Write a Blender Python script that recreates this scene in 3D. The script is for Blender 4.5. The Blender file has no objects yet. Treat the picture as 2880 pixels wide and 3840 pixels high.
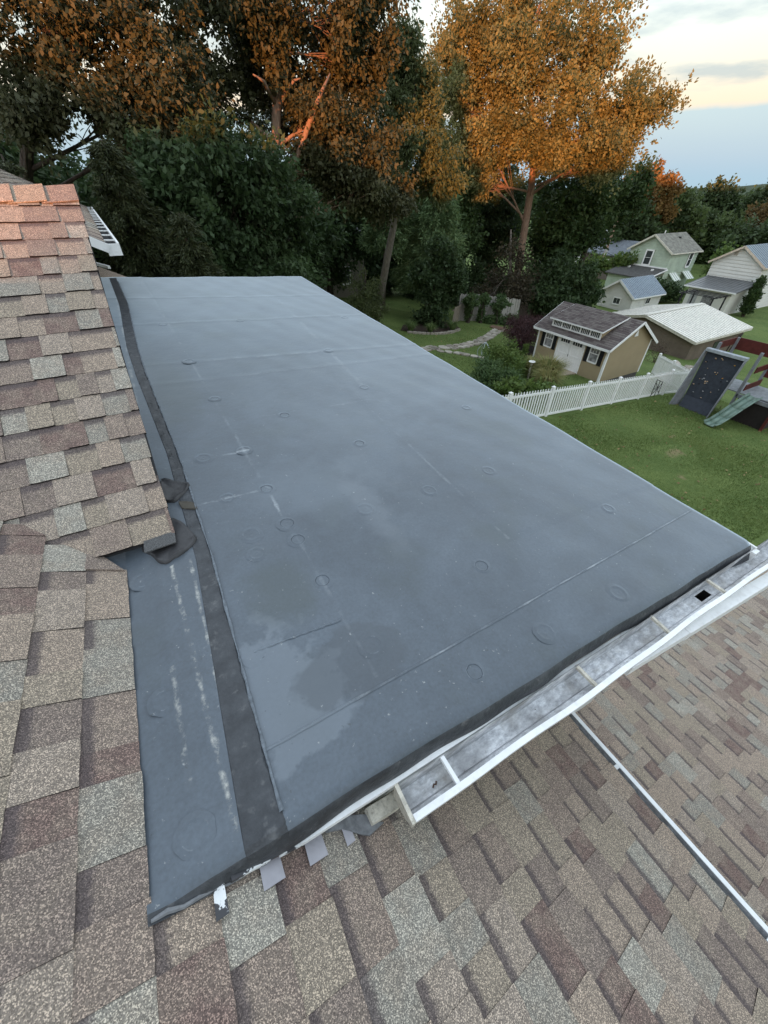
import bpy, math, random
import numpy as np
from mathutils import Vector, Matrix

# ------------------------------------------------------------------ camera
SC = bpy.context.scene
COL = SC.collection
PITCH, ROLL, HEAD, FPX = math.radians(40.3), math.radians(0.4), math.radians(29.7), 1442.0
_h = np.array([math.sin(HEAD), math.cos(HEAD), 0.0]); _r = np.array([math.cos(HEAD), -math.sin(HEAD), 0.0])
_d0 = -_h * math.sin(PITCH) - np.array([0, 0, 1.0]) * math.cos(PITCH)
CFWD = _h * math.cos(PITCH) - np.array([0, 0, 1.0]) * math.sin(PITCH)
CRIGHT = _r * math.cos(ROLL) - _d0 * math.sin(ROLL)
CDOWN = _d0 * math.cos(ROLL) + _r * math.sin(ROLL)
cam_d = bpy.data.cameras.new('camera')
cam_d.sensor_fit = 'VERTICAL'; cam_d.sensor_height = 36.0; cam_d.lens = 36.0 * FPX / 3840.0
cam_d.clip_start = 0.02; cam_d.clip_end = 6000
cam = bpy.data.objects.new('camera', cam_d); COL.objects.link(cam)
cam.matrix_world = Matrix(((CRIGHT[0], -CDOWN[0], -CFWD[0], 0), (CRIGHT[1], -CDOWN[1], -CFWD[1], 0),
                           (CRIGHT[2], -CDOWN[2], -CFWD[2], 0), (0, 0, 0, 1)))
SC.camera = cam
SC.render.resolution_x = 768; SC.render.resolution_y = 1024
# ------------------------------------------------------------------ world, sun, exposure
SUN_AZ, SUN_EL = math.radians(225.0), math.radians(1.3)     # compass bearing of the sun (from +Y, clockwise)
W = bpy.data.worlds.new('World'); SC.world = W; W.use_nodes = True
nt = W.node_tree; nt.nodes.clear()
def wn(t, **k):
    n = nt.nodes.new(t)
    for a, b in k.items(): setattr(n, a, b)
    return n
wout = wn('ShaderNodeOutputWorld'); bg = wn('ShaderNodeBackground'); nt.links.new(bg.outputs[0], wout.inputs[0])
sky = wn('ShaderNodeTexSky', sky_type='NISHITA'); sky.sun_disc = False
sky.sun_elevation = SUN_EL; sky.sun_rotation = SUN_AZ; sky.air_density = 1.2; sky.dust_density = 2.0
tc = wn('ShaderNodeTexCoord'); sep = wn('ShaderNodeSeparateXYZ'); nt.links.new(tc.outputs['Generated'], sep.inputs[0])
def wmath(op, a, b=None, c=None):
    n = wn('ShaderNodeMath', operation=op)
    for i, v in enumerate((a, b, c)):
        if v is None: continue
        if isinstance(v, (int, float)): n.inputs[i].default_value = v
        else: nt.links.new(v, n.inputs[i])
    return n.outputs[0]
def wmix(f, a, b):
    n = wn('ShaderNodeMix', data_type='RGBA')
    for s, v in ((n.inputs[0], f), (n.inputs[6], a), (n.inputs[7], b)):
        if isinstance(v, (int, float)): s.default_value = v
        elif isinstance(v, tuple): s.default_value = (*v, 1)
        else: nt.links.new(v, s)
    return n.outputs[2]
def wramp(f, stops):
    n = wn('ShaderNodeValToRGB'); nt.links.new(f, n.inputs[0]); e = n.color_ramp.elements
    while len(e) < len(stops): e.new(0.5)
    for q, (p, c) in zip(e, stops): q.position = p; q.color = (*c, 1)
    return n.outputs[0]
zc = wmath('MAXIMUM', sep.outputs[2], 0.0)
inv = wmath('DIVIDE', 1.0, wmath('ADD', zc, 0.05))
cmb = wn('ShaderNodeCombineXYZ')
nt.links.new(wmath('MULTIPLY', sep.outputs[0], inv), cmb.inputs[0]); nt.links.new(wmath('MULTIPLY', sep.outputs[1], inv), cmb.inputs[1])
no1 = wn('ShaderNodeTexNoise'); no1.inputs['Scale'].default_value = 1.0; no1.inputs['Detail'].default_value = 6; no1.inputs['Roughness'].default_value = 0.55
nt.links.new(cmb.outputs[0], no1.inputs['Vector'])
no2 = wn('ShaderNodeTexNoise'); no2.inputs['Scale'].default_value = 9.0; no2.inputs['Detail'].default_value = 5
nt.links.new(tc.outputs['Generated'], no2.inputs['Vector'])
zw = wmath('ADD', sep.outputs[2], wmath('MULTIPLY', wmath('SUBTRACT', no2.outputs[0], 0.5), 0.022))
grad = wramp(zw, [(0.0, (0.42, 0.60, 0.72)), (0.060, (0.39, 0.60, 0.74)), (0.094, (0.42, 0.62, 0.75)), (0.100, (0.86, 0.75, 0.63)),
                  (0.130, (0.84, 0.79, 0.70)), (0.165, (0.78, 0.84, 0.82)), (0.22, (0.88, 0.95, 0.95)), (0.34, (1.32, 1.44, 1.52)), (1.0, (1.36, 1.56, 1.80))])
clf = wramp(no1.outputs[0], [(0.47, (0, 0, 0)), (0.62, (1, 1, 1))])
clf = wmath('MULTIPLY', clf, wramp(zc, [(0.10, (0, 0, 0)), (0.125, (1, 1, 1))]))
cloudy = wmix(wmath('MULTIPLY', clf, 0.75), grad, (0.34, 0.47, 0.58))
nish = wn('ShaderNodeVectorMath', operation='SCALE'); nt.links.new(sky.outputs[0], nish.inputs[0]); nish.inputs['Scale'].default_value = 0.15
addn = wn('ShaderNodeVectorMath', operation='ADD'); nt.links.new(cloudy, addn.inputs[0]); nt.links.new(nish.outputs[0], addn.inputs[1])
nt.links.new(addn.outputs[0], bg.inputs[0]); bg.inputs[1].default_value = 0.53
sd = bpy.data.lights.new('sun', 'SUN'); sd.energy = 5.0; sd.angle = math.radians(0.5); sd.color = (1.0, 0.35, 0.125)
sun = bpy.data.objects.new('sun', sd); COL.objects.link(sun)
SUNV = Vector((math.sin(SUN_AZ) * math.cos(SUN_EL), math.cos(SUN_AZ) * math.cos(SUN_EL), math.sin(SUN_EL)))
sun.rotation_euler = (-SUNV).to_track_quat('-Z', 'Y').to_euler()
sun.location = SUNV * 100
vs = SC.view_settings; vs.view_transform = 'Standard'; vs.look = 'None'; vs.exposure = 1.0; vs.gamma = 1.0; vs.use_curve_mapping = False
SC.cycles.use_denoising = True
SC.cycles.max_bounces = 6; SC.cycles.diffuse_bounces = 3; SC.cycles.transparent_max_bounces = 8; SC.cycles.sample_clamp_indirect = 4

# ------------------------------------------------------------------ helpers
RNG = random.Random(7)
def project(p):
    p = np.asarray(p, float); z = float(p @ CFWD)
    if z < 0.05: return None
    return 1440 + FPX * float(p @ CRIGHT) / z, 1920 + FPX * float(p @ CDOWN) / z, z
BASE = {}
def attach(o, parent):
    if parent is not None:
        o.parent = parent
        o.matrix_parent_inverse = Matrix.Translation(-BASE.get(parent.name, Vector((0, 0, 0))))
def tag(o, label=None, cat=None, group=None, kind=None):
    for k, v in (('label', label), ('category', cat), ('group', group), ('kind', kind)):
        if v: o[k] = v
    return o
def empty(name, loc, label, cat, group=None):
    o = bpy.data.objects.new(name, None); COL.objects.link(o); o.location = loc; o.empty_display_size = 0.2
    BASE[o.name] = Vector(loc)
    return tag(o, label, cat, group)
def link(name, me, parent=None):
    o = bpy.data.objects.new(name, me); COL.objects.link(o); attach(o, parent); return o
class MB:
    def __init__(s): s.v = []; s.f = []; s.m = []
    def add(s, vs, fs, m=0):
        b = len(s.v); s.v += [tuple(map(float, p)) for p in vs]; s.f += [tuple(b + i for i in f) for f in fs]; s.m += [m] * len(fs); return s
    def quad(s, a, b, c, d, m=0): return s.add([a, b, c, d], [(0, 1, 2, 3)], m)
    def hexa(s, p, m=0):   # 8 points: bottom 0-3 ccw, top 4-7
        return s.add(p, [(3, 2, 1, 0), (4, 5, 6, 7), (0, 1, 5, 4), (1, 2, 6, 5), (2, 3, 7, 6), (3, 0, 4, 7)], m)
    def box(s, x0, x1, y0, y1, z0, z1, m=0):
        return s.hexa([(x0, y0, z0), (x1, y0, z0), (x1, y1, z0), (x0, y1, z0), (x0, y0, z1), (x1, y0, z1), (x1, y1, z1), (x0, y1, z1)], m)
    def bar(s, a, b, w, h, m=0, up=(0, 0, 1)):   # rectangular bar from a to b
        a = Vector(a); b = Vector(b); d = (b - a).normalized(); u = Vector(up)
        r = d.cross(u)
        if r.length < 1e-4: r = d.cross(Vector((0, 1, 0)))
        r.normalize(); n = r.cross(d).normalized(); r *= w / 2; n *= h / 2
        return s.hexa([a - r - n, a + r - n, b + r - n, b - r - n, a - r + n, a + r + n, b + r + n, b - r + n], m)
    def tube(s, pts, rad, n=8, m=0, cap=True):
        pts = [Vector(p) for p in pts]; k = len(pts); rings = []; prev = None
        for i, p in enumerate(pts):
            d = (pts[min(i + 1, k - 1)] - pts[max(i - 1, 0)]).normalized()
            if prev is None:
                x = d.cross(Vector((0, 0, 1)));
                if x.length < 1e-3: x = d.cross(Vector((1, 0, 0)))
            else: x = prev - d * prev.dot(d)
            x.normalize(); prev = x; y = d.cross(x); r = rad[i] if hasattr(rad, '__len__') else rad
            rings.append([p + (x * math.cos(2 * math.pi * j / n) + y * math.sin(2 * math.pi * j / n)) * r for j in range(n)])
        vs = [q for rg in rings for q in rg]; fs = []
        for i in range(k - 1):
            for j in range(n): fs.append((i * n + j, i * n + (j + 1) % n, (i + 1) * n + (j + 1) % n, (i + 1) * n + j))
        if cap: fs.append(tuple(range(n - 1, -1, -1))); fs.append(tuple((k - 1) * n + j for j in range(n)))
        return s.add(vs, fs, m)
    def prism(s, poly, z0, z1, m=0):   # poly of (x,y) ccw ; z0,z1 numbers or functions
        f0 = z0 if callable(z0) else (lambda x, y: z0); f1 = z1 if callable(z1) else (lambda x, y: z1); n = len(poly)
        vs = [(x, y, f0(x, y)) for x, y in poly] + [(x, y, f1(x, y)) for x, y in poly]
        fs = [tuple(range(n - 1, -1, -1)), tuple(range(n, 2 * n))] + [(i, (i + 1) % n, n + (i + 1) % n, n + i) for i in range(n)]
        return s.add(vs, fs, m)
    def slab(s, pts, t, m=0):   # planar polygon pts (3D, ccw seen from above) thickened downwards by t along z
        n = len(pts); vs = [tuple(p) for p in pts] + [(p[0], p[1], p[2] - t) for p in pts]
        fs = [tuple(range(n)), tuple(range(2 * n - 1, n - 1, -1))] + [((i + 1) % n, i, n + i, n + (i + 1) % n) for i in range(n)]
        return s.add(vs, fs, m)
    def build(s, name, mats, parent=None, smooth=False):
        me = bpy.data.meshes.new(name); me.from_pydata(s.v, [], s.f)
        for mt in (mats if isinstance(mats, (list, tuple)) else [mats]): me.materials.append(mt)
        if any(s.m): me.polygons.foreach_set('material_index', s.m)
        if smooth: me.polygons.foreach_set('use_smooth', [True] * len(s.f))
        me.update(); return link(name, me, parent)
def ground_z(x):
    return float(np.interp(x, [-1e4, 0, 22, 38, 60, 1e4], [-5.85, -5.85, -8.05, -10.77, -11.2, -11.2]))

# ------------------------------------------------------------------ materials
class NB:   # small node-tree builder
    def __init__(s, name):
        s.mat = bpy.data.materials.new(name); s.mat.use_nodes = True; s.t = s.mat.node_tree; s.t.nodes.clear()
        s.out = s.n('ShaderNodeOutputMaterial'); s.geo = s.n('ShaderNodeNewGeometry')
        s.pos = s.geo.outputs['Position']
    def n(s, t, **k):
        x = s.t.nodes.new(t)
        for a, b in k.items(): setattr(x, a, b)
        return x
    def put(s, sock, v):
        if isinstance(v, (int, float)): sock.default_value = v
        elif isinstance(v, tuple): sock.default_value = (*v, 1) if len(v) == 3 and sock.type == 'RGBA' else v
        else: s.t.links.new(v, sock)
    def math(s, op, a, b=None, c=None, clamp=False):
        x = s.n('ShaderNodeMath', operation=op, use_clamp=clamp)
        for i, v in enumerate((a, b, c)):
            if v is not None: s.put(x.inputs[i], v)
        return x.outputs[0]
    def mix(s, f, a, b, mode='MIX'):
        x = s.n('ShaderNodeMix', data_type='RGBA', blend_type=mode); s.put(x.inputs[0], f); s.put(x.inputs[6], a); s.put(x.inputs[7], b); return x.outputs[2]
    def noise(s, scale, detail=3, rough=0.5, vec=None, dist=0.0):
        x = s.n('ShaderNodeTexNoise'); x.inputs['Scale'].default_value = scale; x.inputs['Detail'].default_value = detail
        x.inputs['Roughness'].default_value = rough; x.inputs['Distortion'].default_value = dist; s.put(x.inputs['Vector'], vec or s.pos); return x.outputs[0]
    def ramp(s, f, stops, interp='LINEAR'):
        x = s.n('ShaderNodeValToRGB'); s.put(x.inputs[0], f); e = x.color_ramp.elements; x.color_ramp.interpolation = interp
        while len(e) < len(stops): e.new(0.5)
        for q, (p, c) in zip(e, stops): q.position = p; q.color = (*c, 1) if isinstance(c, tuple) else (c, c, c, 1)
        return x.outputs[0]
    def sep(s, v=None):
        x = s.n('ShaderNodeSeparateXYZ'); s.put(x.inputs[0], v or s.pos); return x.outputs
    def scalev(s, v, xyz):
        x = s.n('ShaderNodeVectorMath', operation='MULTIPLY'); s.put(x.inputs[0], v); x.inputs[1].default_value = xyz; return x.outputs[0]
    def bump(s, h, strength=0.3, dist=0.01):
        x = s.n('ShaderNodeBump'); x.inputs['Strength'].default_value = strength; x.inputs['Distance'].default_value = dist; s.put(x.inputs['Height'], h); return x.outputs[0]
    def bsdf(s, col, rough=0.7, spec=0.4, metal=0.0, normal=None, **kw):
        b = s.n('ShaderNodeBsdfPrincipled'); s.put(b.inputs['Base Color'], col); s.put(b.inputs['Roughness'], rough)
        s.put(b.inputs['Specular IOR Level'], spec); s.put(b.inputs['Metallic'], metal)
        if normal is not None: s.t.links.new(normal, b.inputs['Normal'])
        s.t.links.new(b.outputs[0], s.out.inputs[0]); return b
def simple(name, col, rough=0.7, spec=0.4, metal=0.0, nscale=6.0, namt=0.25, bscale=60, bstr=0.15, dirt=None, stretch=None):
    b = NB(name); v = b.scalev(b.pos, stretch) if stretch else None
    f = b.noise(nscale, 5, 0.6, v)
    lo = tuple(c * (1 - namt) for c in col); hi = tuple(min(1, c * (1 + namt)) for c in col)
    c = b.ramp(f, [(0.3, lo), (0.7, hi)])
    if dirt: c = b.mix(b.math('MULTIPLY', b.ramp(b.noise(nscale * 2.3, 6, 0.65), [(0.5, 0.0), (0.75, 1.0)]), dirt[1]), c, dirt[0])
    b.bsdf(c, rough, spec, metal, b.bump(b.noise(bscale, 4), bstr, 0.004)); return b.mat
def shingle_mat(name, joined, slot, tint=1.0):
    b = NB(name)
    if joined:
        a = b.n('ShaderNodeAttribute', attribute_name='rnd'); rnd = a.outputs['Fac']
        a2 = b.n('ShaderNodeAttribute', attribute_name='vy'); vy = a2.outputs['Fac']
    else:
        oi = b.n('ShaderNodeObjectInfo'); rnd = oi.outputs['Random']
        t = b.n('ShaderNodeTexCoord'); vy = b.sep(t.outputs['Object'])[1]
    k = tint * 1.0
    pal = [(0.0, (0.285*k, 0.232*k, 0.192*k)), (0.17, (0.225*k, 0.180*k, 0.155*k)), (0.31, (0.300*k, 0.285*k, 0.252*k)), (0.40, (0.265*k, 0.225*k, 0.182*k)),
           (0.58, (0.165*k, 0.118*k, 0.106*k)), (0.67, (0.285*k, 0.24*k, 0.205*k)), (0.79, (0.195*k, 0.158*k, 0.140*k)), (0.88, (0.25*k, 0.235*k, 0.208*k))]
    col = b.ramp(rnd, pal, 'CONSTANT')
    patch = b.noise(14, 3)                                   # soft blends between granule blends inside one tab
    col = b.mix(b.math('MULTIPLY', b.ramp(patch, [(0.42, 0.1), (0.62, 1.0)]), 0.42), col, (0.262*k, 0.218*k, 0.180*k))
    g = b.noise(430, 2, 0.7)
    g2 = b.n('ShaderNodeTexVoronoi'); g2.inputs['Scale'].default_value = 460; b.put(g2.inputs['Vector'], b.pos)
    sp = b.sep(g2.outputs['Color'])[0]
    gf = b.math('ADD', b.math('MULTIPLY', b.ramp(sp, [(0.0, 0.0), (0.3, 0.28), (0.7, 0.55), (1.0, 1.0)]), 0.9), b.math('MULTIPLY', g, 0.5))
    col = b.mix(1.0, col, b.ramp(gf, [(0.15, (0.40, 0.38, 0.38)), (0.5, (0.76, 0.75, 0.74)), (0.8, (1.12, 1.10, 1.06)), (1.0, (2.3, 2.2, 2.05))]), 'MULTIPLY')
    if slot:                                                  # the printed dark band on the lower laminate
        band = b.math('ADD', vy, b.math('MULTIPLY', b.math('SUBTRACT', b.noise(70, 3), 0.5), 0.028))
        bf = b.ramp(b.math('MULTIPLY', band, 5.0), [(0.51, 0.0), (0.60, 1.0)])
        col = b.mix(b.math('MULTIPLY', bf, 0.82), col, b.mix(1.0, (0.075, 0.06, 0.06), b.ramp(gf, [(0.2, 0.6), (1.0, 1.9)]), 'MULTIPLY'))
    b.bsdf(col, 0.92, 0.25, 0, b.bump(b.math('ADD', g, b.math('MULTIPLY', sp, 0.6)), 0.55, 0.003)); return b.mat
M = {}
M['sh_T'] = shingle_mat('shingle_granules', False, False); M['sh_L'] = shingle_mat('shingle_granules_banded', False, True)
M['shj_T'] = shingle_mat('shingle_field_granules', True, False); M['shj_L'] = shingle_mat('shingle_field_banded', True, True)
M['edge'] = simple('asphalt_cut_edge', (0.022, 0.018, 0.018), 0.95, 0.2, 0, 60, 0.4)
M['deck'] = simple('roof_deck_felt', (0.03, 0.03, 0.032), 0.9)
M['white'] = simple('white_aluminium_trim', (0.78, 0.79, 0.79), 0.45, 0.4, 0, 9, 0.06, 90, 0.04, ((0.42, 0.40, 0.37), 0.35))
M['white2'] = simple('white_vinyl', (0.80, 0.80, 0.79), 0.5, 0.4, 0, 4, 0.05, 40, 0.03, ((0.55, 0.54, 0.5), 0.2))
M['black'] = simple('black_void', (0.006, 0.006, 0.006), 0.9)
M['rubber'] = simple('old_black_rubber', (0.035, 0.034, 0.036), 0.55, 0.5, 0, 30, 0.3, 60, 0.3)
M['mastic'] = simple('grey_roof_cement', (0.17, 0.175, 0.185), 0.75, 0.4, 0, 40, 0.35, 120, 0.5)
M['flash'] = simple('dull_lead_flashing', (0.36, 0.35, 0.38), 0.55, 0.4, 0.2, 20, 0.1, 80, 0.08)
M['stucco'] = simple('mossy_board', (0.52, 0.49, 0.42), 0.9, 0.2, 0, 30, 0.25, 160, 0.5, ((0.10, 0.09, 0.07), 0.7))
def membrane_mat():
    b = NB('weathered_rubber_membrane'); x, y, z = b.sep()
    n1 = b.noise(1.6, 6, 0.6, dist=0.6); n2 = b.noise(9, 5, 0.6); n3 = b.noise(0.55, 3, 0.5)
    c = b.ramp(n1, [(0.30, (0.033, 0.044, 0.058)), (0.5, (0.043, 0.057, 0.074)), (0.75, (0.072, 0.092, 0.116))])
    c = b.mix(b.ramp(n2, [(0.35, 0.0), (0.8, 0.45)]), c, (0.098, 0.121, 0.148))
    c = b.mix(1.0, c, b.ramp(b.noise(85, 5, 0.65), [(0.3, (0.82, 0.82, 0.82)), (0.7, (1.18, 1.18, 1.18))]), 'MULTIPLY')
    c = b.mix(b.math('MULTIPLY', b.ramp(b.noise(2.3, 3, 0.5), [(0.56, 0.0), (0.68, 1.0)]), 0.40), c, (0.034, 0.045, 0.043))   # green-grey algae patches
    def blob(cx, cy, rx, ry, sharp, wob=0.35):
        dx = b.math('DIVIDE', b.math('SUBTRACT', x, cx), rx); dy = b.math('DIVIDE', b.math('SUBTRACT', y, cy), ry)
        d = b.math('SQRT', b.math('ADD', b.math('MULTIPLY', dx, dx), b.math('MULTIPLY', dy, dy)))
        d = b.math('ADD', d, b.math('MULTIPLY', b.math('SUBTRACT', b.noise(7, 4, 0.55), 0.5), wob * 3))
        return b.ramp(d, [(1 - sharp if 1 - sharp > 0 else 0.0, 1.0), (1.0, 0.0)])
    dust = (0.135, 0.160, 0.188)
    c = b.mix(b.math('MULTIPLY', blob(0.02, 0.72, 0.19, 0.27, 0.16, .75), 0.6), c, dust)              # pale dried-puddle stain by the seam
    c = b.mix(b.math('MULTIPLY', blob(0.27, 0.70, 0.22, 0.13, 0.16, .55), 0.55), c, (0.040, 0.050, 0.062))  # darker island inside it
    c = b.mix(b.math('MULTIPLY', blob(0.13, 1.12, 0.17, 0.22, 0.5), 0.5), c, (0.036, 0.048, 0.045))
    c = b.mix(b.math('MULTIPLY', blob(0.55, 1.75, 0.5, 0.35, 0.7), 0.5), c, (0.10, 0.123, 0.148))
    c = b.mix(b.math('MULTIPLY', blob(0.02, 3.2, 0.2, 0.6, 0.5), 0.45), c, (0.036, 0.047, 0.046))
    c = b.mix(b.math('MULTIPLY', blob(1.0, 2.3, .55, .8, .75, .6), .35), c, (.105, .127, .150)); c = b.mix(b.math('MULTIPLY', blob(1.75, 3.1, .5, 1.1, .75, .6), .3), c, (.11, .133, .158)); c = b.mix(b.math('MULTIPLY', blob(.75, 1.45, .10, .45, .6, .5), .4), c, (.12, .14, .162))
    # chalky scuffs along the board joints under the sheet
    def line(axis, p0, slope, lo, hi, w, amt, ns=5.5):
        a, o = (x, y) if axis == 'x' else (y, x)
        dd = b.math('ABSOLUTE', b.math('SUBTRACT', a, b.math('ADD', p0, b.math('MULTIPLY', o, slope))))
        dd = b.math('ADD', dd, b.math('MULTIPLY', b.math('SUBTRACT', b.noise(13, 6, 0.7), 0.5), w * 3.2))
        m = b.ramp(b.math('DIVIDE', dd, w), [(0.2, 1.0), (1.0, 0.0)])
        m = b.math('MULTIPLY', m, b.ramp(b.noise(ns, 5, 0.75), [(0.46, 0.02), (0.66, 1.0)]))
        m = b.math('MULTIPLY', m, b.math('GREATER_THAN', o, lo)); m = b.math('MULTIPLY', m, b.math('LESS_THAN', o, hi))
        return b.math('MULTIPLY', m, amt)
    chalk = (0.30, 0.325, 0.345)
    for a in (('y', 3.77, 0.02, -0.1, 2.7, 0.018, 0.55), ('y', 4.88, 0.05, 0.1, 2.6, 0.020, 0.55), ('y', 5.9, 0.04, 0.0, 2.2, 0.025, 0.4), ('y', 3.36, 0.055, 0.0, 2.6, 0.018, 0.3),
              ('x', 0.345, -0.035, 1.9, 6.3, 0.014, 0.38), ('x', 1.28, 0.06, 2.8, 5.8, 0.03, 0.35), ('y', 1.81, 0.0, -0.1, 0.3, 0.010, 0.8),
              ('x', 0.285, 0.0, 1.4, 1.85, 0.010, 0.8), ('y', 2.235, 0.0, -0.1, 0.3, 0.012, 0.8), ('x', 0.33, -0.02, 0.6, 1.4, 0.010, 0.25), ('y', 2.62, 0.04, 0.5, 1.4, 0.010, 0.6), ('y', .553, .043, -.1, 2.65, .005, .8), ('x', 1.31, .0, .95, 2.8, .012, .35)):
        c = b.mix(line(*a), c, chalk)
    for a in (('x', -.2135, -.0245, .39, 1.44, .011, 1.0, 14), ('x', -.2005, .020, .72, 1.45, .009, .9, 14), ('x', -.322, .012, .55, .96, .011, .9, 14), ('x', -.262, .004, 2.3, 6.6, .012, .7, 8)):
        c = b.mix(line(*a), c, (0.40, 0.395, 0.36))
    sp = b.ramp(b.noise(42, 4, 0.7), [(0.665, 0.0), (0.73, 0.75)])
    c = b.mix(sp, c, (0.33, 0.34, 0.34))
    c = b.mix(b.ramp(b.noise(55, 3, 0.6), [(0.27, 0.6), (0.33, 0.0)]), c, (0.035, 0.04, 0.045))
    h = b.math('ADD', b.math('MULTIPLY', b.noise(28, 5, 0.55), 0.5), b.math('MULTIPLY', b.noise(5, 4, 0.5), 2.0))
    b.bsdf(c, b.ramp(n2, [(0.3, 0.50), (0.7, 0.62)]), 0.8, 0, b.bump(h, 0.30, 0.006)); q = b.mat.node_tree.nodes['Principled BSDF']; q.inputs['Sheen Weight'].default_value = 0.9; q.inputs['Sheen Roughness'].default_value = 0.42; q.inputs['Sheen Tint'].default_value = (0.75, 0.88, 1.0, 1); return b.mat
M['membrane'] = membrane_mat()
def strip_mat():
    b = NB('dark_cover_tape'); c = b.ramp(b.noise(16, 6, 0.7), [(0.3, (0.018, 0.020, 0.024)), (0.55, (0.040, 0.044, 0.050)), (0.75, (0.070, 0.074, 0.080))])
    c = b.mix(b.ramp(b.noise(22, 3, 0.6), [(0.60, 0.0), (0.76, 0.6)]), c, (0.16, 0.16, 0.16))
    b.bsdf(c, 0.5, 0.5, 0, b.bump(b.noise(26, 5, .6), 0.6, 0.012)); return b.mat
M['strip'] = strip_mat()
M['chalk'] = simple('dried_adhesive', (0.36, 0.36, 0.34), 0.85, 0.2, 0, 30, 0.45, 80, 0.5)
def gutter_mat():
    b = NB('oxidised_aluminium'); n = b.noise(48, 8, 0.75, b.scalev(b.pos, (.5, 1, 1))); n2 = b.noise(7, 4, 0.6)
    c = b.ramp(n, [(0.30, (0.26, 0.265, 0.28)), (0.46, (0.52, 0.53, 0.55)), (0.62, (0.78, 0.79, 0.80))])
    c = b.mix(b.ramp(n2, [(0.36, 0.6), (0.56, 0.0)]), c, (0.22, 0.215, 0.215))
    c = b.mix(b.ramp(b.noise(3.1, 5, .7), [(.52, 0.0), (.68, .7)]), c, (.20, .17, .13))
    c = b.mix(b.ramp(b.noise(60, 3, 0.7), [(0.68, 0.0), (0.72, 0.8)]), c, (0.07, 0.055, 0.045))
    b.bsdf(c, 0.55, 0.5, 0.25, b.bump(n, 0.3, 0.003)); return b.mat
M['gutter'] = gutter_mat()

# ------------------------------------------------------------------ terrain
def terrain():
    xs = np.unique(np.concatenate([np.linspace(-60, 120, 91), np.linspace(-1800, 1800, 25)]))
    ys = np.unique(np.concatenate([np.linspace(-60, 120, 61), np.linspace(-1800, 1800, 25)]))
    v = []
    for yy in ys:
        for xx in xs: v.append((xx, yy, ground_z(xx) + 0.03 * math.sin(xx * 0.9 + yy * 0.5) * math.cos(yy * 0.7)))
    nx = len(xs); f = [(j * nx + i, j * nx + i + 1, (j + 1) * nx + i + 1, (j + 1) * nx + i) for j in range(len(ys) - 1) for i in range(nx - 1)]
    b = NB('lawn_soil'); n = b.noise(0.7, 6, 0.6); n2 = b.noise(9, 6, 0.7)
    c = b.ramp(n2, [(0.25, (0.072, 0.108, 0.028)), (0.55, (0.118, 0.160, 0.045)), (0.8, (0.17, 0.205, 0.07))])
    c = b.mix(b.ramp(n, [(0.35, 0.45), (0.6, 0.0)]), c, (0.045, 0.085, 0.02))
    c = b.mix(b.ramp(b.noise(0.9, 5, 0.7, dist=0.5), [(0.66, 0.0), (0.74, 0.6)]), c, (0.16, 0.14, 0.06))
    x, y, z = b.sep()
    for cx, cy, rx, ry in ((15.2, 5.3, 1.5, .75), (16.6, 6.2, .6, .35), (13.6, 4.2, .5, .4)):     # worn brown patches in the lawn
        dx = b.math('DIVIDE', b.math('SUBTRACT', x, cx), rx); dy = b.math('DIVIDE', b.math('SUBTRACT', y, cy), ry)
        dd = b.math('ADD', b.math('SQRT', b.math('ADD', b.math('MULTIPLY', dx, dx), b.math('MULTIPLY', dy, dy))), b.math('MULTIPLY', b.noise(4, 4, .6), 1.2))
        c = b.mix(b.ramp(dd, [(.7, .8), (1.5, 0.0)]), c, (.23, .185, .10))
    b.bsdf(c, 0.95, 0.2, 0, b.bump(b.math('ADD', n2, b.noise(60, 3)), 0.8, 0.03))
    me = bpy.data.meshes.new('ground'); me.from_pydata(v, [], f); me.materials.append(b.mat); me.polygons.foreach_set('use_smooth', [True] * len(f))
    o = link('ground', me); o['kind'] = 'structure'
terrain()
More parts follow.
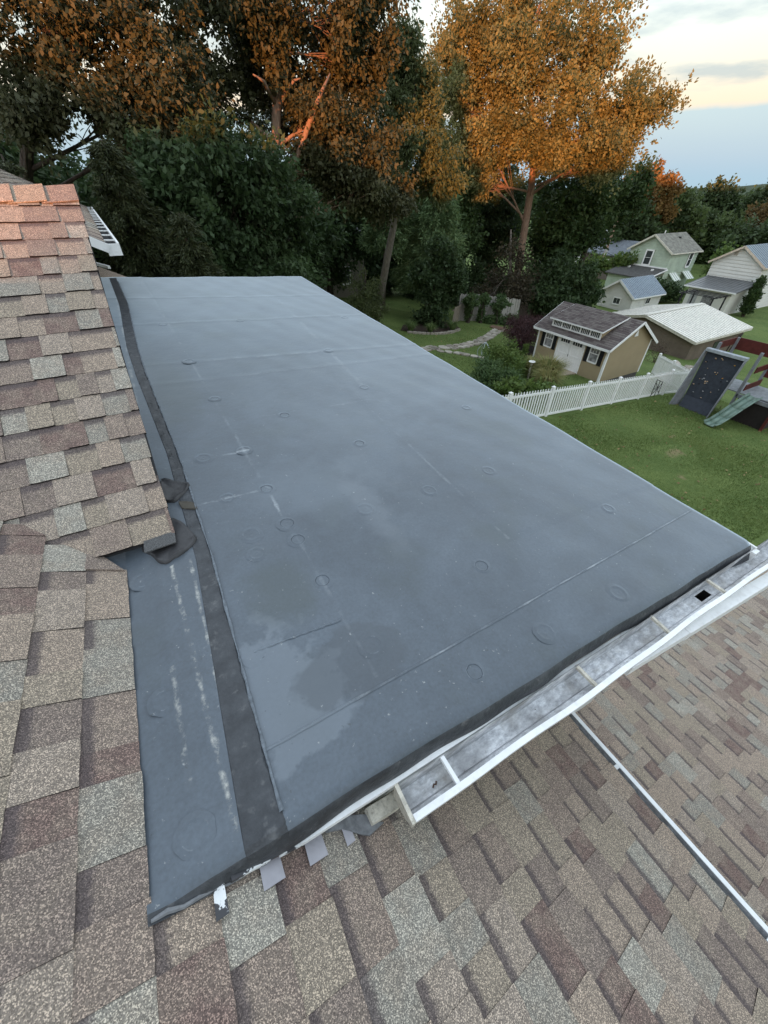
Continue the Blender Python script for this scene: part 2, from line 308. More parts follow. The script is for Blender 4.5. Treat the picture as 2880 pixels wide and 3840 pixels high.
def hills_and_sun_block():
    mt = simple('hill_and_sun_block', (0.045, 0.07, 0.045), 1.0, 0.1, 0, 0.02, 0.3, 0.2, 0.6)
    mb = MB(); n = 60; pr = []
    for i in range(n + 1):
        az = math.radians(25 + 75 * i / n); r = 1500
        pr.append((r * math.sin(az), r * math.cos(az), 4 + 9 * math.sin(i * 0.21) + 4 * math.sin(i * 0.53 + 1)))
    for i in range(n):
        a, b = pr[i], pr[i + 1]
        mb.quad((a[0] * .8, a[1] * .8, -14), (b[0] * .8, b[1] * .8, -14), b, a); mb.quad(a, b, (b[0] * 1.2, b[1] * 1.2, -20), (a[0] * 1.2, a[1] * 1.2, -20))
    o = mb.build('hill', mt, smooth=True); o['kind'] = 'structure'
    # unseen ridge added behind the viewer, crest shaped to block the low sun
    mb = MB(); d = Vector((-SUNV.x, -SUNV.y, 0)).normalized(); r = Vector((d.y, -d.x, 0)); rnd = random.Random(3)
    prof = lambda t: float(np.interp(t, [-220, -13, -11, -9.8, -9.2, -7.2, -6.6, -4.6, -3.5, -3.3, -2.6, -2.4, 0, 4, 8, 20, 220], [5.2, 4.3, 3.5, 3.0, 2.7, 2.8, 1.8, 1.7, 1.7, 1.0, 1.0, 1.8, 3.0, 3.3, 3.8, 4, 5]))
    ts = np.concatenate([np.linspace(-220, -40, 20), np.linspace(-38, -14, 25), np.linspace(-13.7, 10, 80), np.linspace(11, 220, 40)]); rows = []
    for t in ts:
        z = prof(t) + rnd.uniform(-0.06, 0.06); rows.append([r * t - d * 40 + Vector((0, 0, -7)), r * t - d * 58 + Vector((0, 0, z - .8)), r * t - d * 62 + Vector((0, 0, z)), r * t - d * 110 + Vector((0, 0, z - 1)), r * t - d * 190 + Vector((0, 0, -7))])
    for a, b in zip(rows, rows[1:]):
        for k in range(4): mb.quad(a[k], b[k], b[k + 1], a[k + 1])
    o = mb.build('hill', mt, smooth=True); o['kind'] = 'structure'
hills_and_sun_block()

# ------------------------------------------------------------------ the house
HOUSE = empty('house', (0.5, 0.0, ground_z(0.5)), 'brown shingled house with a grey rubber flat roof and white gutters in the foreground', 'house')
EXP = 0.143
SHM = {}
def shingle_meshes():
    rnd = random.Random(5)
    for kind, hb, mt in (('T', 0.0125, 'sh_T'), ('L', 0.0070, 'sh_L')):
        for k in range(4):
            n = 4; L = EXP + 0.035; v = []; f = []
            for i in range(n + 1):
                x = i / n; j = rnd.uniform(-0.0018, 0.0018); zz = hb + rnd.uniform(-0.0012, 0.0012)
                v += [(x, j, -0.004), (x, j, zz), (x, EXP * 0.6, hb * 0.55 + 0.002), (x, L, 0.0025)]
            for i in range(n):
                a, b = 4 * i, 4 * i + 4
                f += [(a, b, b + 1, a + 1), (a + 1, b + 1, b + 2, a + 2), (a + 2, b + 2, b + 3, a + 3)]
            f += [(0, 1, 2), (0, 2, 3), (4 * n, 4 * n + 2, 4 * n + 1), (4 * n, 4 * n + 3, 4 * n + 2)]
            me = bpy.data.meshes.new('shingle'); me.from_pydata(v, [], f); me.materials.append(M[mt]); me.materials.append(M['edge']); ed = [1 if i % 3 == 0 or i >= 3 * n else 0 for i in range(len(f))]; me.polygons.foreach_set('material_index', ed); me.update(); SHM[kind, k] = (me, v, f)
shingle_meshes()
def shingles(parent, org, u, v, n_course, rng_of, seed, maxobj=300, seen=None, wmin=0.085, wmax=0.225):
    rnd = random.Random(seed); org = Vector(org); u = Vector(u).normalized(); v = Vector(v).normalized(); n = u.cross(v); P = []
    for i in range(n_course):
        for (a, b) in rng_of(i):
            s = a - rnd.uniform(0, 0.2); tooth = rnd.random() < 0.5
            while s < b:
                w = rnd.uniform(wmin, wmax) if tooth else rnd.uniform(wmin, wmax * 0.9)
                s0, s1 = max(s, a), min(s + w, b)
                if s1 - s0 > 0.012: P.append(('T' if tooth else 'L', s0, s1 - s0, i))
                s += w
                if rnd.random() > 0.12: tooth = not tooth
    items = []
    for q in P:
        k, s0, w, i = q; loc = org + u * s0 + v * (i * EXP)
        c = loc + u * (w / 2) + v * (EXP / 2); pr = project(c); vis = 0
        if pr and -60 < pr[0] < 2940 and -60 < pr[1] < 3900 and (seen is None or seen(pr[0], pr[1])): vis = w / pr[2] ** 2
        items.append((vis, k, loc, w, rnd.randrange(4), rnd.random(), rnd.uniform(-.006, .006)))
    items.sort(key=lambda t: -t[0]); jv = []; jf = []; jm = []; jr = []; jy = []
    for idx, (vis, k, loc, w, var, rn, tw) in enumerate(items):
        me, mv, mf = SHM[k, var]; uu = (u + v * tw).normalized()
        if vis > 0 and idx < maxobj:
            o = bpy.data.objects.new('shingle', me); COL.objects.link(o); o.parent = parent
            o.matrix_basis = Matrix(((uu.x * w, v.x, n.x, loc.x), (uu.y * w, v.y, n.y, loc.y), (uu.z * w, v.z, n.z, loc.z), (0, 0, 0, 1)))
        else:
            b = len(jv); jv += [tuple(loc + uu * (p[0] * w) + v * p[1] + n * p[2]) for p in mv]; jy += [p[1] for p in mv]
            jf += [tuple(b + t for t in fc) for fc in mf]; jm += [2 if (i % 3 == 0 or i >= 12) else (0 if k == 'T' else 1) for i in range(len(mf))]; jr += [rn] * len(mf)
    if jv:
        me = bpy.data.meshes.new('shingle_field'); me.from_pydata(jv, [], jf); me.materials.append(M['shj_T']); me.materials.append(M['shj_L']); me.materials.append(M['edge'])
        me.polygons.foreach_set('material_index', jm); me.attributes.new('rnd', 'FLOAT', 'FACE').data.foreach_set('value', jr)
        me.attributes.new('vy', 'FLOAT', 'POINT').data.foreach_set('value', jy); me.update()
        o = link('shingle_field', me, parent); o['kind'] = 'stuff'
zS = lambda x: -1.558 - 0.577 * x                       # main slope, falls towards +X
zG = lambda y: -1.240 + 0.577 * (y - 1.63)             # cross gable, falls towards -Y
zR = lambda x, y: -1.37 - 0.089 * x + 0.057 * y         # flat roof
RS, RG = math.atan(0.577), math.atan(0.577)
T0 = 0.012
# main slope
mb = MB(); mb.slab([(1.40, -7.0, zS(1.40) - T0), (1.40, 0.45, zS(1.40) - T0), (-2.1, 0.45, zS(-2.1) - T0), (-2.1, -7.0, zS(-2.1) - T0)], 0.06)
mb.slab([(-0.43, 0.45, zS(-.43) - T0), (-0.43, 1.45, zS(-.43) - T0), (-0.75, 1.8, zS(-.75) - T0), (-2.1, 3.2, zS(-2.1) - T0), (-2.1, 0.45, zS(-2.1) - T0)], 0.06)
mb.slab([(-2.1, -7.0, zS(-2.1) - T0), (-2.1, 3.2, zS(-2.1) - T0), (-5.6, 3.2, zS(1.4) - T0), (-5.6, -7.0, zS(1.4) - T0)], 0.06)
main_roof = mb.build('main_roof', M['deck'], HOUSE); main_roof['label'] = 'brown shingled slope running under the viewer down to the right'
def s_range(i):
    X = 1.422 - EXP * math.cos(RS) * i
    if X > -0.43: return [(-2.3, 0.345)]
    if X > -0.50: return [(-2.3, 1.55)]
    return [(-2.3, 1.70 + (-0.552 - X) * 1.05)]
shingles(main_roof, (1.422, 0, zS(1.422) - 0.008), (0, 1, 0), (-math.cos(RS), 0, math.sin(RS)), 22, s_range, 11)
# cut corner piece beside the valley
mb = MB(); mb.slab([(-0.550, 1.70, zS(-.550) + .010), (-0.557, 1.545, zS(-.557) + .010), (-0.437, 1.54, zS(-.437) + .011)], 0.012)
mb.build('shingle', M['sh_T'], main_roof)
# cross gable
mb = MB(); c0, s0 = math.cos(RG), math.sin(RG); YR = 3.74; XRf = lambda y: -0.205 + 0.0294 * (y - 1.63)
mb.slab([(XRf(1.64) - .004, 1.64, zG(1.64) - T0), (XRf(YR) - .004, YR, zG(YR) - T0), (-4.0, YR, zG(YR) - T0), (-4.0, 1.64, zG(1.64) - T0)], 0.035)
mb.slab([(-.75, YR, zG(YR) - T0), (-.75, 5.85, zG(1.63) - T0), (-4.0, 5.85, zG(1.63) - T0), (-4.0, YR, zG(YR) - T0)], 0.035)
gable_roof = mb.build('gable_roof', M['deck'], HOUSE); gable_roof['label'] = 'tan shingled gable slope whose ridge catches pink sunset light'
jit = random.Random(2)
shingles(gable_roof, (0, 1.622, zG(1.622) - 0.008), (1, 0, 0), (0, c0, s0), 17, lambda i: [(-1.5, XRf(1.63 + i * EXP * c0) + jit.uniform(-.005, .004))], 23, wmin=0.065, wmax=0.185)
for k in range(7):                                         # ridge caps
    x1 = XRf(YR) + 0.004 - k * 0.165; mb = MB(); t = 0.012
    for sgn in (-1, 1):
        a = (x1 - 0.195, YR, zG(YR) + 0.010); b = (x1, YR, zG(YR) + 0.010 + t); dy, dz = sgn * 0.15 * c0, -0.15 * s0
        p = [a, b, (b[0], b[1] + dy, b[2] + dz), (a[0], a[1] + dy, a[2] + dz)]
        if sgn > 0: p = p[::-1]
        mb.slab([(q[0], q[1], q[2]) for q in p][::-1], 0.005)
    mb.build('ridge_cap', M['sh_T'], gable_roof)
mb = MB(); mb.slab([(-0.335, 1.535, zR(-.3, 1.53) + .022), (-0.205, 1.545, zR(-.2, 1.53) + .026), (-0.202, 1.66, zG(1.66) - .020), (-0.335, 1.66, zG(1.66) - .024)], 0.005)
mb.build('starter_shingle', simple('charcoal_granules', (0.09, 0.09, 0.09), 0.9, 0.3, 0, 260, 0.8, 300, 0.6), gable_roof)

# flat roof ------------------------------------------------------------------
flat_roof = bpy.data.objects.new('flat_roof', None); COL.objects.link(flat_roof); attach(flat_roof, HOUSE)
flat_roof['label'] = 'grey weathered rubber membrane roof with round fastener marks'
def memb_z(X, Y):
    z = zR(X, Y); t = min(1, max(0, (-0.20 - X) / 0.235)); t = t * t * (3 - 2 * t) * min(1, max(0, (2.3 - Y) / .6))
    z = z + (zS(-0.435) - 0.006 - z) * t
    z += 0.0035 * math.sin(X * 5.1 + Y * 1.7) * math.sin(Y * 3.3) + 0.002 * math.sin(X * 17 + 1) * math.sin(Y * 9 + X * 4)
    for x0 in (-0.235, -0.305): z += 0.0035 * math.exp(-((X - x0 - 0.006 * math.sin(Y * 9)) / 0.012) ** 2) * (1 if Y < 1.5 else 0)
    for (a, b, lo, hi, w, h) in ((3.77, .02, -.1, 2.7, .02, .004), (4.88, .05, -.1, 2.7, .02, .004), (3.36, .055, -.1, 2.7, .02, .003), (5.9, .04, -.1, 2.6, .025, .004)):
        z += h * math.exp(-((Y - a - b * X) / w) ** 2)
    z += 0.004 * math.exp(-((X - 0.345 + .035 * Y) / 0.02) ** 2) * (1 if Y > 1.9 else 0)
    z += 0.003 / (1 + math.exp(-(X - (1.30 + .02 * math.sin(Y * 2))) / 0.008)) * (1 if 0.95 < Y else 0)
    return z
Xr = lambda Y: 2.67 - 0.026 * (Y - 0.34)
Yend = lambda X: 6.96 + 0.098 * (X + 0.3)
def membrane():
    ss = np.concatenate([np.linspace(0, 0.2, 42)[:-1], np.linspace(0.2, 1, 92)]); tt = np.concatenate([np.linspace(0, 0.25, 90)[:-1], np.linspace(0.25, 1, 170)])
    v = []; f = []; nx = len(ss)
    fold = [(-0.055, -0.100), (-0.053, -0.075), (-0.047, -0.042), (-0.036, -0.016), (-0.020, -0.004)]
    for k in range(len(fold)):
        for s in ss:
            Y = 0.372; X = -0.437 + (Xr(Y) + 0.437) * s; wob = 0.006 * math.sin(X * 6) + 0.003 * math.sin(X * 19)
            ze = memb_z(X, Y); dy, dz = fold[k]; dz *= 0.75 + 0.25 * math.sin(X * 2.1 + 1) ** 2
            if X > 2.15: dy -= 0.03 * (X - 2.15) / .5 * (4 - k) / 4; dz -= .02 * (4 - k) / 4
            zz = max(ze + dz, zS(X) + 0.008 if X < 0.3 else -9)
            v.append((X, Y + dy + (wob if k < 3 else wob * .4), zz))
    for t in tt:
        for s in ss:
            X0 = -0.437 + (Xr(1) + 0.437) * s; Y = 0.372 + (Yend(X0) - 0.372) * t; X = -0.437 + (Xr(Y) + 0.437) * s
            v.append((X, Y + 0.006 * math.sin(X * 6) * max(0, 1 - t * 30), memb_z(X, Y)))
    ny = len(v) // nx
    for j in range(ny - 1):
        for i in range(nx - 1): f.append((j * nx + i, j * nx + i + 1, (j + 1) * nx + i + 1, (j + 1) * nx + i))
    b0 = len(v)                                             # turned-down right and back edges
    for j in range(ny): p = v[j * nx + nx - 1]; v.append((p[0] + 0.012, p[1], p[2] - 0.05))
    for j in range(ny - 1): f.append((j * nx + nx - 1, b0 + j, b0 + j + 1, (j + 1) * nx + nx - 1))
    b1 = len(v)
    for i in range(nx): p = v[(ny - 1) * nx + i]; v.append((p[0], p[1] + 0.015, p[2] - 0.06))
    for i in range(nx - 1): f.append(((ny - 1) * nx + i, (ny - 1) * nx + i + 1, b1 + i + 1, b1 + i))
    me = bpy.data.meshes.new('membrane_sheet'); me.from_pydata(v, [], f); me.materials.append(M['membrane']); me.materials.append(M['strip']); me.polygons.foreach_set('material_index', [1 if i < 3 * (nx - 1) else 0 for i in range(len(f))]); me.polygons.foreach_set('use_smooth', [True] * len(f)); me.update()
    link('membrane_sheet', me, flat_roof)
membrane()
def ring_mesh(r):
    n = 28; prof = [(r * 1.6, -0.0012), (r * 1.25, 0.0003), (r * 1.08, 0.0022), (r * 0.98, 0.0024), (r * .88, 0.0007), (r * .45, 0.0008), (r * .2, 0.0016), (r * .10, 0.0006)]; v = []; f = []
    for pr, z in prof: v += [(pr * math.cos(2 * math.pi * i / n) * (1 + .04 * math.sin(i * 1.7)), pr * math.sin(2 * math.pi * i / n), z) for i in range(n)]
    for k in range(len(prof) - 1):
        for i in range(n): f.append((k * n + i, k * n + (i + 1) % n, (k + 1) * n + (i + 1) % n, (k + 1) * n + i))
    f.append(tuple((len(prof) - 1) * n + i for i in range(n)))
    me = bpy.data.meshes.new('fastener_plate'); me.from_pydata(v, [], f); me.materials.append(M['membrane']); me.materials.append(M['ringdust']); me.materials.append(M['ringdark']); me.polygons.foreach_set('use_smooth', [True] * len(f))
    me.polygons.foreach_set('material_index', [1 if (2 * n <= i < 3 * n and (i % n) % 14 < 6) else 2 if 3 * n <= i < 4 * n else 0 for i in range(len(f))]); return me
M['ringdust'] = simple('chalky_rubber', (0.13, 0.15, 0.172), 0.7, 0.4, 0, 60, 0.35)
M['ringdark'] = simple('grimy_rubber', (0.038, 0.050, 0.065), 0.6, 0.5, 0, 60, 0.4)
RM = ring_mesh(0.036); RM2 = ring_mesh(0.034); RM2.polygons.foreach_set('material_index', [1 if (56 <= i < 84 and (i % 28) in (2, 3, 4, 5, 15, 16)) else 0 for i in range(len(RM2.polygons))]); rnd = random.Random(4)
for (x, y) in [(0.07, 1.81), (0.28, 1.81), (0.29, 1.5), (0.11, 1.49), (0.3, 1.37), (0.1, 1.36), (0.31, 1.09), (0.71, 1.45), (1.15, 1.47), (1.04, 0.86), (1.64, 1.49), (-0.04, 0.88),
               (0.66, 0.455), (0.36, 0.72), (0.65, 2.61), (0.99, 2.08), (0.03, 2.23), (0.27, 2.24), (1.05, 0.455), (1.55, 0.45), (-0.32, 0.44), (-0.37, 1.44), (-0.35, 0.85),
               (0.25, 3.0), (0.2, 3.77), (1.45, 2.9), (1.5, 3.8), (0.9, 4.9), (2.1, 2.3), (2.1, 0.9), (2.2, 4.9), (0.12, 4.85)]:
    o = link('fastener_plate', RM if (x, y) in ((0.31, 1.09), (1.04, 0.86), (0.29, 1.5), (0.3, 1.37), (0.99, 2.08), (0.65, 2.61), (0.28, 1.81), (0.66, 0.455)) else RM2, flat_roof); o.location = (x, y, memb_z(x, y) + 0.0012); o.rotation_mode = 'QUATERNION'; o.rotation_quaternion = Vector((0, 0, 1)).rotation_difference(Vector((.089, -.057, 1))) @ Matrix.Rotation(rnd.uniform(0, 6), 3, 'Z').to_quaternion(); k = rnd.uniform(.85, 1.15); o.scale = (k, k, 1)
def ribbon(name, pts, w, h, mat, wav=0.0, dz=0.002, seed=1, n=90):   # raised strip lying on the membrane along pts
    rd = random.Random(seed); P = [Vector((p[0], p[1], 0)) for p in pts]; seg = [(P[i + 1] - P[i]).length for i in range(len(P) - 1)]; tot = sum(seg); v = []; f = []
    for k in range(n + 1):
        d = tot * k / n; i = 0
        while i < len(seg) - 1 and d > seg[i]: d -= seg[i]; i += 1
        c = P[i].lerp(P[i + 1], min(1, d / seg[i])); t = (P[i + 1] - P[i]).normalized(); r = Vector((t.y, -t.x, 0))
        ww = w / 2 * (1 + rd.uniform(-1, 1) * wav); off = r * (rd.uniform(-1, 1) * wav * w * 0.2)
        for q, hh in ((-1, 0.0), (-0.8, 1), (0.8, 1), (1, 0.0)):
            p = c + off + r * (ww * q); v.append((p.x, p.y, memb_z(p.x, p.y) + dz + h * hh * (1 + rd.uniform(-1, 1) * wav)))
    for k in range(n):
        for q in range(3): f.append((4 * k + q, 4 * k + 4 + q, 4 * k + 5 + q, 4 * k + 1 + q))
    me = bpy.data.meshes.new(name); me.from_pydata(v, [], f); me.materials.append(mat); me.polygons.foreach_set('use_smooth', [True] * len(f)); me.update(); return link(name, me, flat_roof)
def strip():                                                  # dark cover tape beside the gable
    v = []; f = []; n = 220; rd = random.Random(6)
    for k in range(n + 1):
        Y = 0.318 + (6.9 - 0.318) * (k / n) ** 1.7; l = np.interp(Y, [.34, 1.43, 2.35, 2.83, 3.6, 4.24, 5.61, 6.9], [-.218, -.149, -.152, -.178, -.22, -.24, -.225, -.27]); r = np.interp(Y, [.34, 1.43, 2.33, 2.83, 3.6, 4.24, 5.61, 6.9], [-.108, -.085, -.095, -.117, -.15, -.158, -.14, -.19])
        r += 0.003 * math.sin(Y * 21) + rd.uniform(-.002, .002); b = 0.007 * max(0, math.sin(Y * 23 + 1.5 * math.sin(Y * 7))) if 2.3 < Y < 3.7 else 0
        for x, h in ((l, .0008), (l + .003, .0028), ((l + r) / 2, .003 + b), (r - .006, .0032 + b), (r, .0008)): 
            zz = memb_z(x, max(Y, .372)) + h
            if Y < .372: zz += float(np.interp(.372 - Y, [0, .02, .036, .047, .053, .055], [0, -.004, -.016, -.042, -.075, -.10])) * .92; Y2 = Y - .004
            else: Y2 = Y
            v.append((x, Y2, zz))
    for k in range(n):
        for q in range(4): f.append((5 * k + q, 5 * k + q + 1, 5 * k + 6 + q, 5 * k + 5 + q))
    me = bpy.data.meshes.new('cover_strip'); me.from_pydata(v, [], f); me.materials.append(M['strip']); me.update(); link('cover_strip', me, flat_roof)
strip()
ribbon('caulk_bead', [(-.106, .38), (-.095, .9), (-.083, 1.43), (-.092, 2.33), (-.114, 2.83), (-.147, 3.6), (-.155, 4.24), (-.137, 5.61), (-.18, 6.7)], 0.009, 0.005, M['ringdust'], 0.6, 0.003, 2, 200)
ribbon('lap_seam', [(-0.10, 0.548), (2.62, 0.665)], 0.010, 0.0016, M['membrane'], 0.2, 0.001, 3)
ribbon('lap_seam', [(-0.05, 0.883), (0.30, 0.873)], 0.007, 0.0022, M['membrane'], 0.5, 0.001, 4, 30)
def patch(name, poly, mat, h0, curl):
    cx = sum(p[0] for p in poly) / len(poly); cy = sum(p[1] for p in poly) / len(poly); mb = MB(); n = len(poly); v = []; f = []
    P = []
    for i in range(n):                                        # soften the outline
        a, b = Vector(poly[i]), Vector(poly[(i + 1) % n])
        for t in (0.15, 0.5, 0.85): P.append(a.lerp(b, t))
    m = len(P); levels = [(0.0, h0), (0.6, h0 + .001), (0.88, h0 + curl * .5), (1.0, h0 + curl), (1.02, 0.0)]
    for s, h in levels[1:]:
        for i, p in enumerate(P): x, y = cx + (p.x - cx) * s, cy + (p.y - cy) * s; v.append((x, y, memb_z(x, y) + h * (1 + .4 * math.sin(i * 1.3) if s > .8 else 1)))
    v.append((cx, cy, memb_z(cx, cy) + h0)); c = len(v) - 1
    for i in range(m): f.append((c, i, (i + 1) % m))
    for k in range(3):
        for i in range(m): f.append((k * m + i, (k + 1) * m + i, (k + 1) * m + (i + 1) % m, k * m + (i + 1) % m))
    me = bpy.data.meshes.new(name); me.from_pydata(v, [], f); me.materials.append(mat); me.polygons.foreach_set('use_smooth', [True] * len(f)); me.update(); link(name, me, flat_roof)
mb = MB(); mb.slab([(-.430, 1.50, zS(-.43) - .006), (-.430, 1.84, zS(-.43) - .006), (-.66, 1.84, zS(-.66) - .006), (-.59, 1.62, zS(-.59) - .006), (-.50, 1.54, zS(-.50) - .006)], .004); mb.build('membrane_tongue', M['membrane'], flat_roof)
patch('rubber_patch', [(-0.363, 1.634), (-0.319, 1.561), (-0.295, 1.489), (-0.262, 1.461), (-0.2, 1.483), (-0.134, 1.536), (-0.121, 1.569), (-0.16, 1.675), (-0.2, 1.746), (-0.263, 1.678)], M['rubber'], 0.007, 0.012)
patch('rubber_patch', [(-0.215, 2.069), (-0.158, 2.038), (-0.079, 1.982), (-0.112, 1.928), (-0.169, 1.864), (-0.215, 1.884)], M['rubber'], 0.009, 0.012)
patch('rubber_patch', [(-0.158, 1.86), (-0.085, 1.82), (-0.082, 1.765), (-0.150, 1.80)], simple('brown_stained_rubber', (0.06, 0.052, 0.04), .7), 0.008, 0.002)
# edges under the membrane: white drip edge, right-hand trim
zg = lambda x: -1.50 - 0.052 * (x - 0.2)
ze = lambda x: zR(x, .36)
def sbar(mb, x0, x1, y0, y1, fz0, fz1, m=0):
    mb.hexa([(x0, y0, fz0(x0)), (x1, y0, fz0(x1)), (x1, y1, fz0(x1)), (x0, y1, fz0(x0)), (x0, y0, fz1(x0)), (x1, y0, fz1(x1)), (x1, y1, fz1(x1)), (x0, y1, fz1(x0))], m)
mb = MB(); sbar(mb, -0.09, 2.66, 0.308, 0.324, lambda x: ze(x) - .122, lambda x: ze(x) - .098); mb.build('drip_edge', M['white'], flat_roof)
mb = MB(); sbar(mb, 0.0, 2.60, 0.338, 0.40, lambda x: ze(x) - .30, lambda x: ze(x) - .03); mb.build('fascia', M['white'], flat_roof)
mb = MB(); mb.hexa([(Xr(.3) - .02, .28, -1.80), (Xr(.3) + .03, .28, -1.80), (Xr(6.9) + .03, 7.2, zR(2.5, 7.2) - .22), (Xr(6.9) - .02, 7.2, zR(2.5, 7.2) - .22),
                    (Xr(.3) - .02, .28, -1.622), (Xr(.3) + .03, .28, -1.622), (Xr(6.9) + .03, 7.2, zR(2.5, 7.2) - .03), (Xr(6.9) - .02, 7.2, zR(2.5, 7.2) - .03)]); mb.build('side_trim', M['white'], flat_roof)
mb = MB(); mb.slab([(-.42, .40, zR(-.42, .4) - .12), (2.6, .40, zR(2.6, .4) - .035), (2.46, 7.15, zR(2.46, 7.1) - .035), (-.42, 6.9, zR(-.42, 6.9) - .12)], 0.16); mb.build('roof_deck', M['deck'], flat_roof)
mb = MB(); mb.hexa([(2.684, .30, -1.70), (2.696, .30, -1.70), (2.690, .55, -1.66), (2.678, .55, -1.66), (2.684, .30, -1.606), (2.696, .30, -1.606), (2.690, .55, -1.586), (2.678, .55, -1.586)]); mb.build('edge_board', M['white'], flat_roof)

# front gutter ----------------------------------------------------------------
def gutter():
    g = bpy.data.objects.new('gutter', None); COL.objects.link(g); attach(g, HOUSE); g['label'] = 'open white gutter with weathered grey inside along the flat roof edge'
    inn = [(.305, 0.022), (.303, -.072), (.243, -.072), (.232, -.036), (.208, -.030), (.204, -.004)]
    outp = [(.307, 0.022), (.306, -.091), (.236, -.091), (.222, -.063), (.201, -.048), (.199, 0.0)]
    xs = [0.235 + (3.035 - .235) * i / 56 for i in range(57)]; hx = (2.085, 2.185); hy = (.253, .293)
    mb = MB(); wob = lambda x: 0.003 * math.sin(x * 4.1) + .002 * math.sin(x * 11)
    for x0, x1 in zip(xs, xs[1:]):
        for k in range(5):
            if k == 1:
                if x1 <= hx[0] or x0 >= hx[1]: mb.quad((x0, inn[1][0], zg(x0) + inn[1][1]), (x1, inn[1][0], zg(x1) + inn[1][1]), (x1, inn[2][0], zg(x1) + inn[2][1]), (x0, inn[2][0], zg(x0) + inn[2][1]), 0)
                else:
                    for ya, yb in ((inn[1][0], hy[1]), (hy[0], inn[2][0])): mb.quad((x0, ya, zg(x0) - .072), (x1, ya, zg(x1) - .072), (x1, yb, zg(x1) - .072), (x0, yb, zg(x0) - .072), 0)
                continue
            a, b = inn[k], inn[k + 1]; mb.quad((x0, a[0], zg(x0) + a[1]), (x1, a[0], zg(x1) + a[1]), (x1, b[0] + wob(x1) * (k > 2), zg(x1) + b[1]), (x0, b[0] + wob(x0) * (k > 2), zg(x0) + b[1]), 0)
        for k in range(5):
            if k == 1 and not (x1 <= hx[0] or x0 >= hx[1]): continue
            a, b = outp[k], outp[k + 1]; mb.quad((x0, b[0] + wob(x0) * (k > 2), zg(x0) + b[1]), (x1, b[0] + wob(x1) * (k > 2), zg(x1) + b[1]), (x1, a[0], zg(x1) + a[1]), (x0, a[0], zg(x0) + a[1]), 1)
    mb.build('trough', [M['gutter'], M['white']], g)
    mb = MB()
    for x0, x1 in zip(xs, xs[1:]):
        w0, w1 = wob(x0), wob(x1); mb.hexa([(x0, .193 + w0, zg(x0) - .014), (x1, .193 + w1, zg(x1) - .014), (x1, .214 + w1, zg(x1) - .006), (x0, .214 + w0, zg(x0) - .006), (x0, .193 + w0, zg(x0) + .004), (x1, .193 + w1, zg(x1) + .004), (x1, .214 + w1, zg(x1) + .004), (x0, .214 + w0, zg(x0) + .004)])
    mb.build('front_lip', M['white'], g)
    for x in (.415, 1.125, 1.655, 2.175):
        mb = MB(); tl = RNG.uniform(-.01, .01); mb.hexa([(x - .009, .206, zg(x) - .010), (x + .009, .206, zg(x) - .010), (x + .009 + tl, .312, zg(x) - .002), (x - .009 + tl, .312, zg(x) - .002), (x - .007, .206, zg(x) + .001), (x + .007, .206, zg(x) + .001), (x + .007 + tl, .312, zg(x) + .010), (x - .007 + tl, .312, zg(x) + .010)]); mb.build('hanger', M['stucco'] if x > 1 else M['white'], g)
    mb = MB(); z = zg(.235); mb.prism([(0, 0)], 0, 0) if False else None
    prof = [(.308, .024), (.308, -.093), (.234, -.093), (.220, -.064), (.198, -.049), (.196, .002)]
    v = [(.221, y, z + h) for y, h in prof] + [(.234, y, z + h) for y, h in prof]; n = len(prof)
    mb.add(v, [tuple(range(n)), tuple(range(2 * n - 1, n - 1, -1))] + [(i, n + i, n + (i + 1) % n, (i + 1) % n) for i in range(n)]); mb.build('end_cap', M['stucco'], g)
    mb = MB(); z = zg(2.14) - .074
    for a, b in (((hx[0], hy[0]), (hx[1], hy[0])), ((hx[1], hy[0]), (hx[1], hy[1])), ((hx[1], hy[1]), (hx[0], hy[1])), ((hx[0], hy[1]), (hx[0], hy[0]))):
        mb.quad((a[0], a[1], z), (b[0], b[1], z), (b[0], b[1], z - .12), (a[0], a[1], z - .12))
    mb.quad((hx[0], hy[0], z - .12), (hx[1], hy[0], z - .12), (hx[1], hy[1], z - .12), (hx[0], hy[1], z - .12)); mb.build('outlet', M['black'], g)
    mb = MB(); mb.tube([(.345, .255, zg(.3) - .060), (.353, .262, zg(.3) - .057), (.36, .258, zg(.3) - .060), (.366, .266, zg(.3) - .060)], .003, 5); mb.build('dead_leaf', simple('dead_leaf_brown', (.07, .03, .015)), g)
gutter()
ds = bpy.data.objects.new('downspout', None); COL.objects.link(ds); attach(ds, HOUSE)
mb = MB(); mb.bar((1.40, .222, -1.675), (1.88, .200, -1.705), .050, .062); mb.build('upper_pipe', M['white'], ds)
mb = MB(); mb.bar((1.84, .202, -1.703), (3.9, .107, -1.83), .056, .068); mb.build('lower_pipe', M['white'], ds)
# scraps where the gutter stops short
for x in (-.178, -.058, .042):
    w = .026 if x < 0 else .013; mb = MB(); j = RNG.uniform(-.004, .004)
    mb.slab([(x - w, .330, zS(x - w) + .016), (x - w - .003, .262 + j, zS(x - w) + .016), (x + w, .266 + j, zS(x + w) + .016), (x + w, .330, zS(x + w) + .016)], .003); mb.build('step_flashing', M['flash'], HOUSE)
def peeled():
    b = NB('peeling_white_paint'); n = b.noise(34, 4, 0.6); b.bsdf(b.ramp(n, [(.47, (.74, .75, .75)), (.5, (.70, .72, .73)), (.53, (.045, .045, .05))], 'LINEAR'), .5, .4, 0, b.bump(n, .2, .002)); return b.mat
mb = MB(); x = -.298; mb.slab([(x - .012, .33, zS(x) + .02), (x - .016, .255, zS(x - .012) + .018), (x + .012, .258, zS(x + .012) + .018), (x + .014, .33, zS(x) + .02)], .003); mb.build('metal_strap', peeled(), HOUSE)
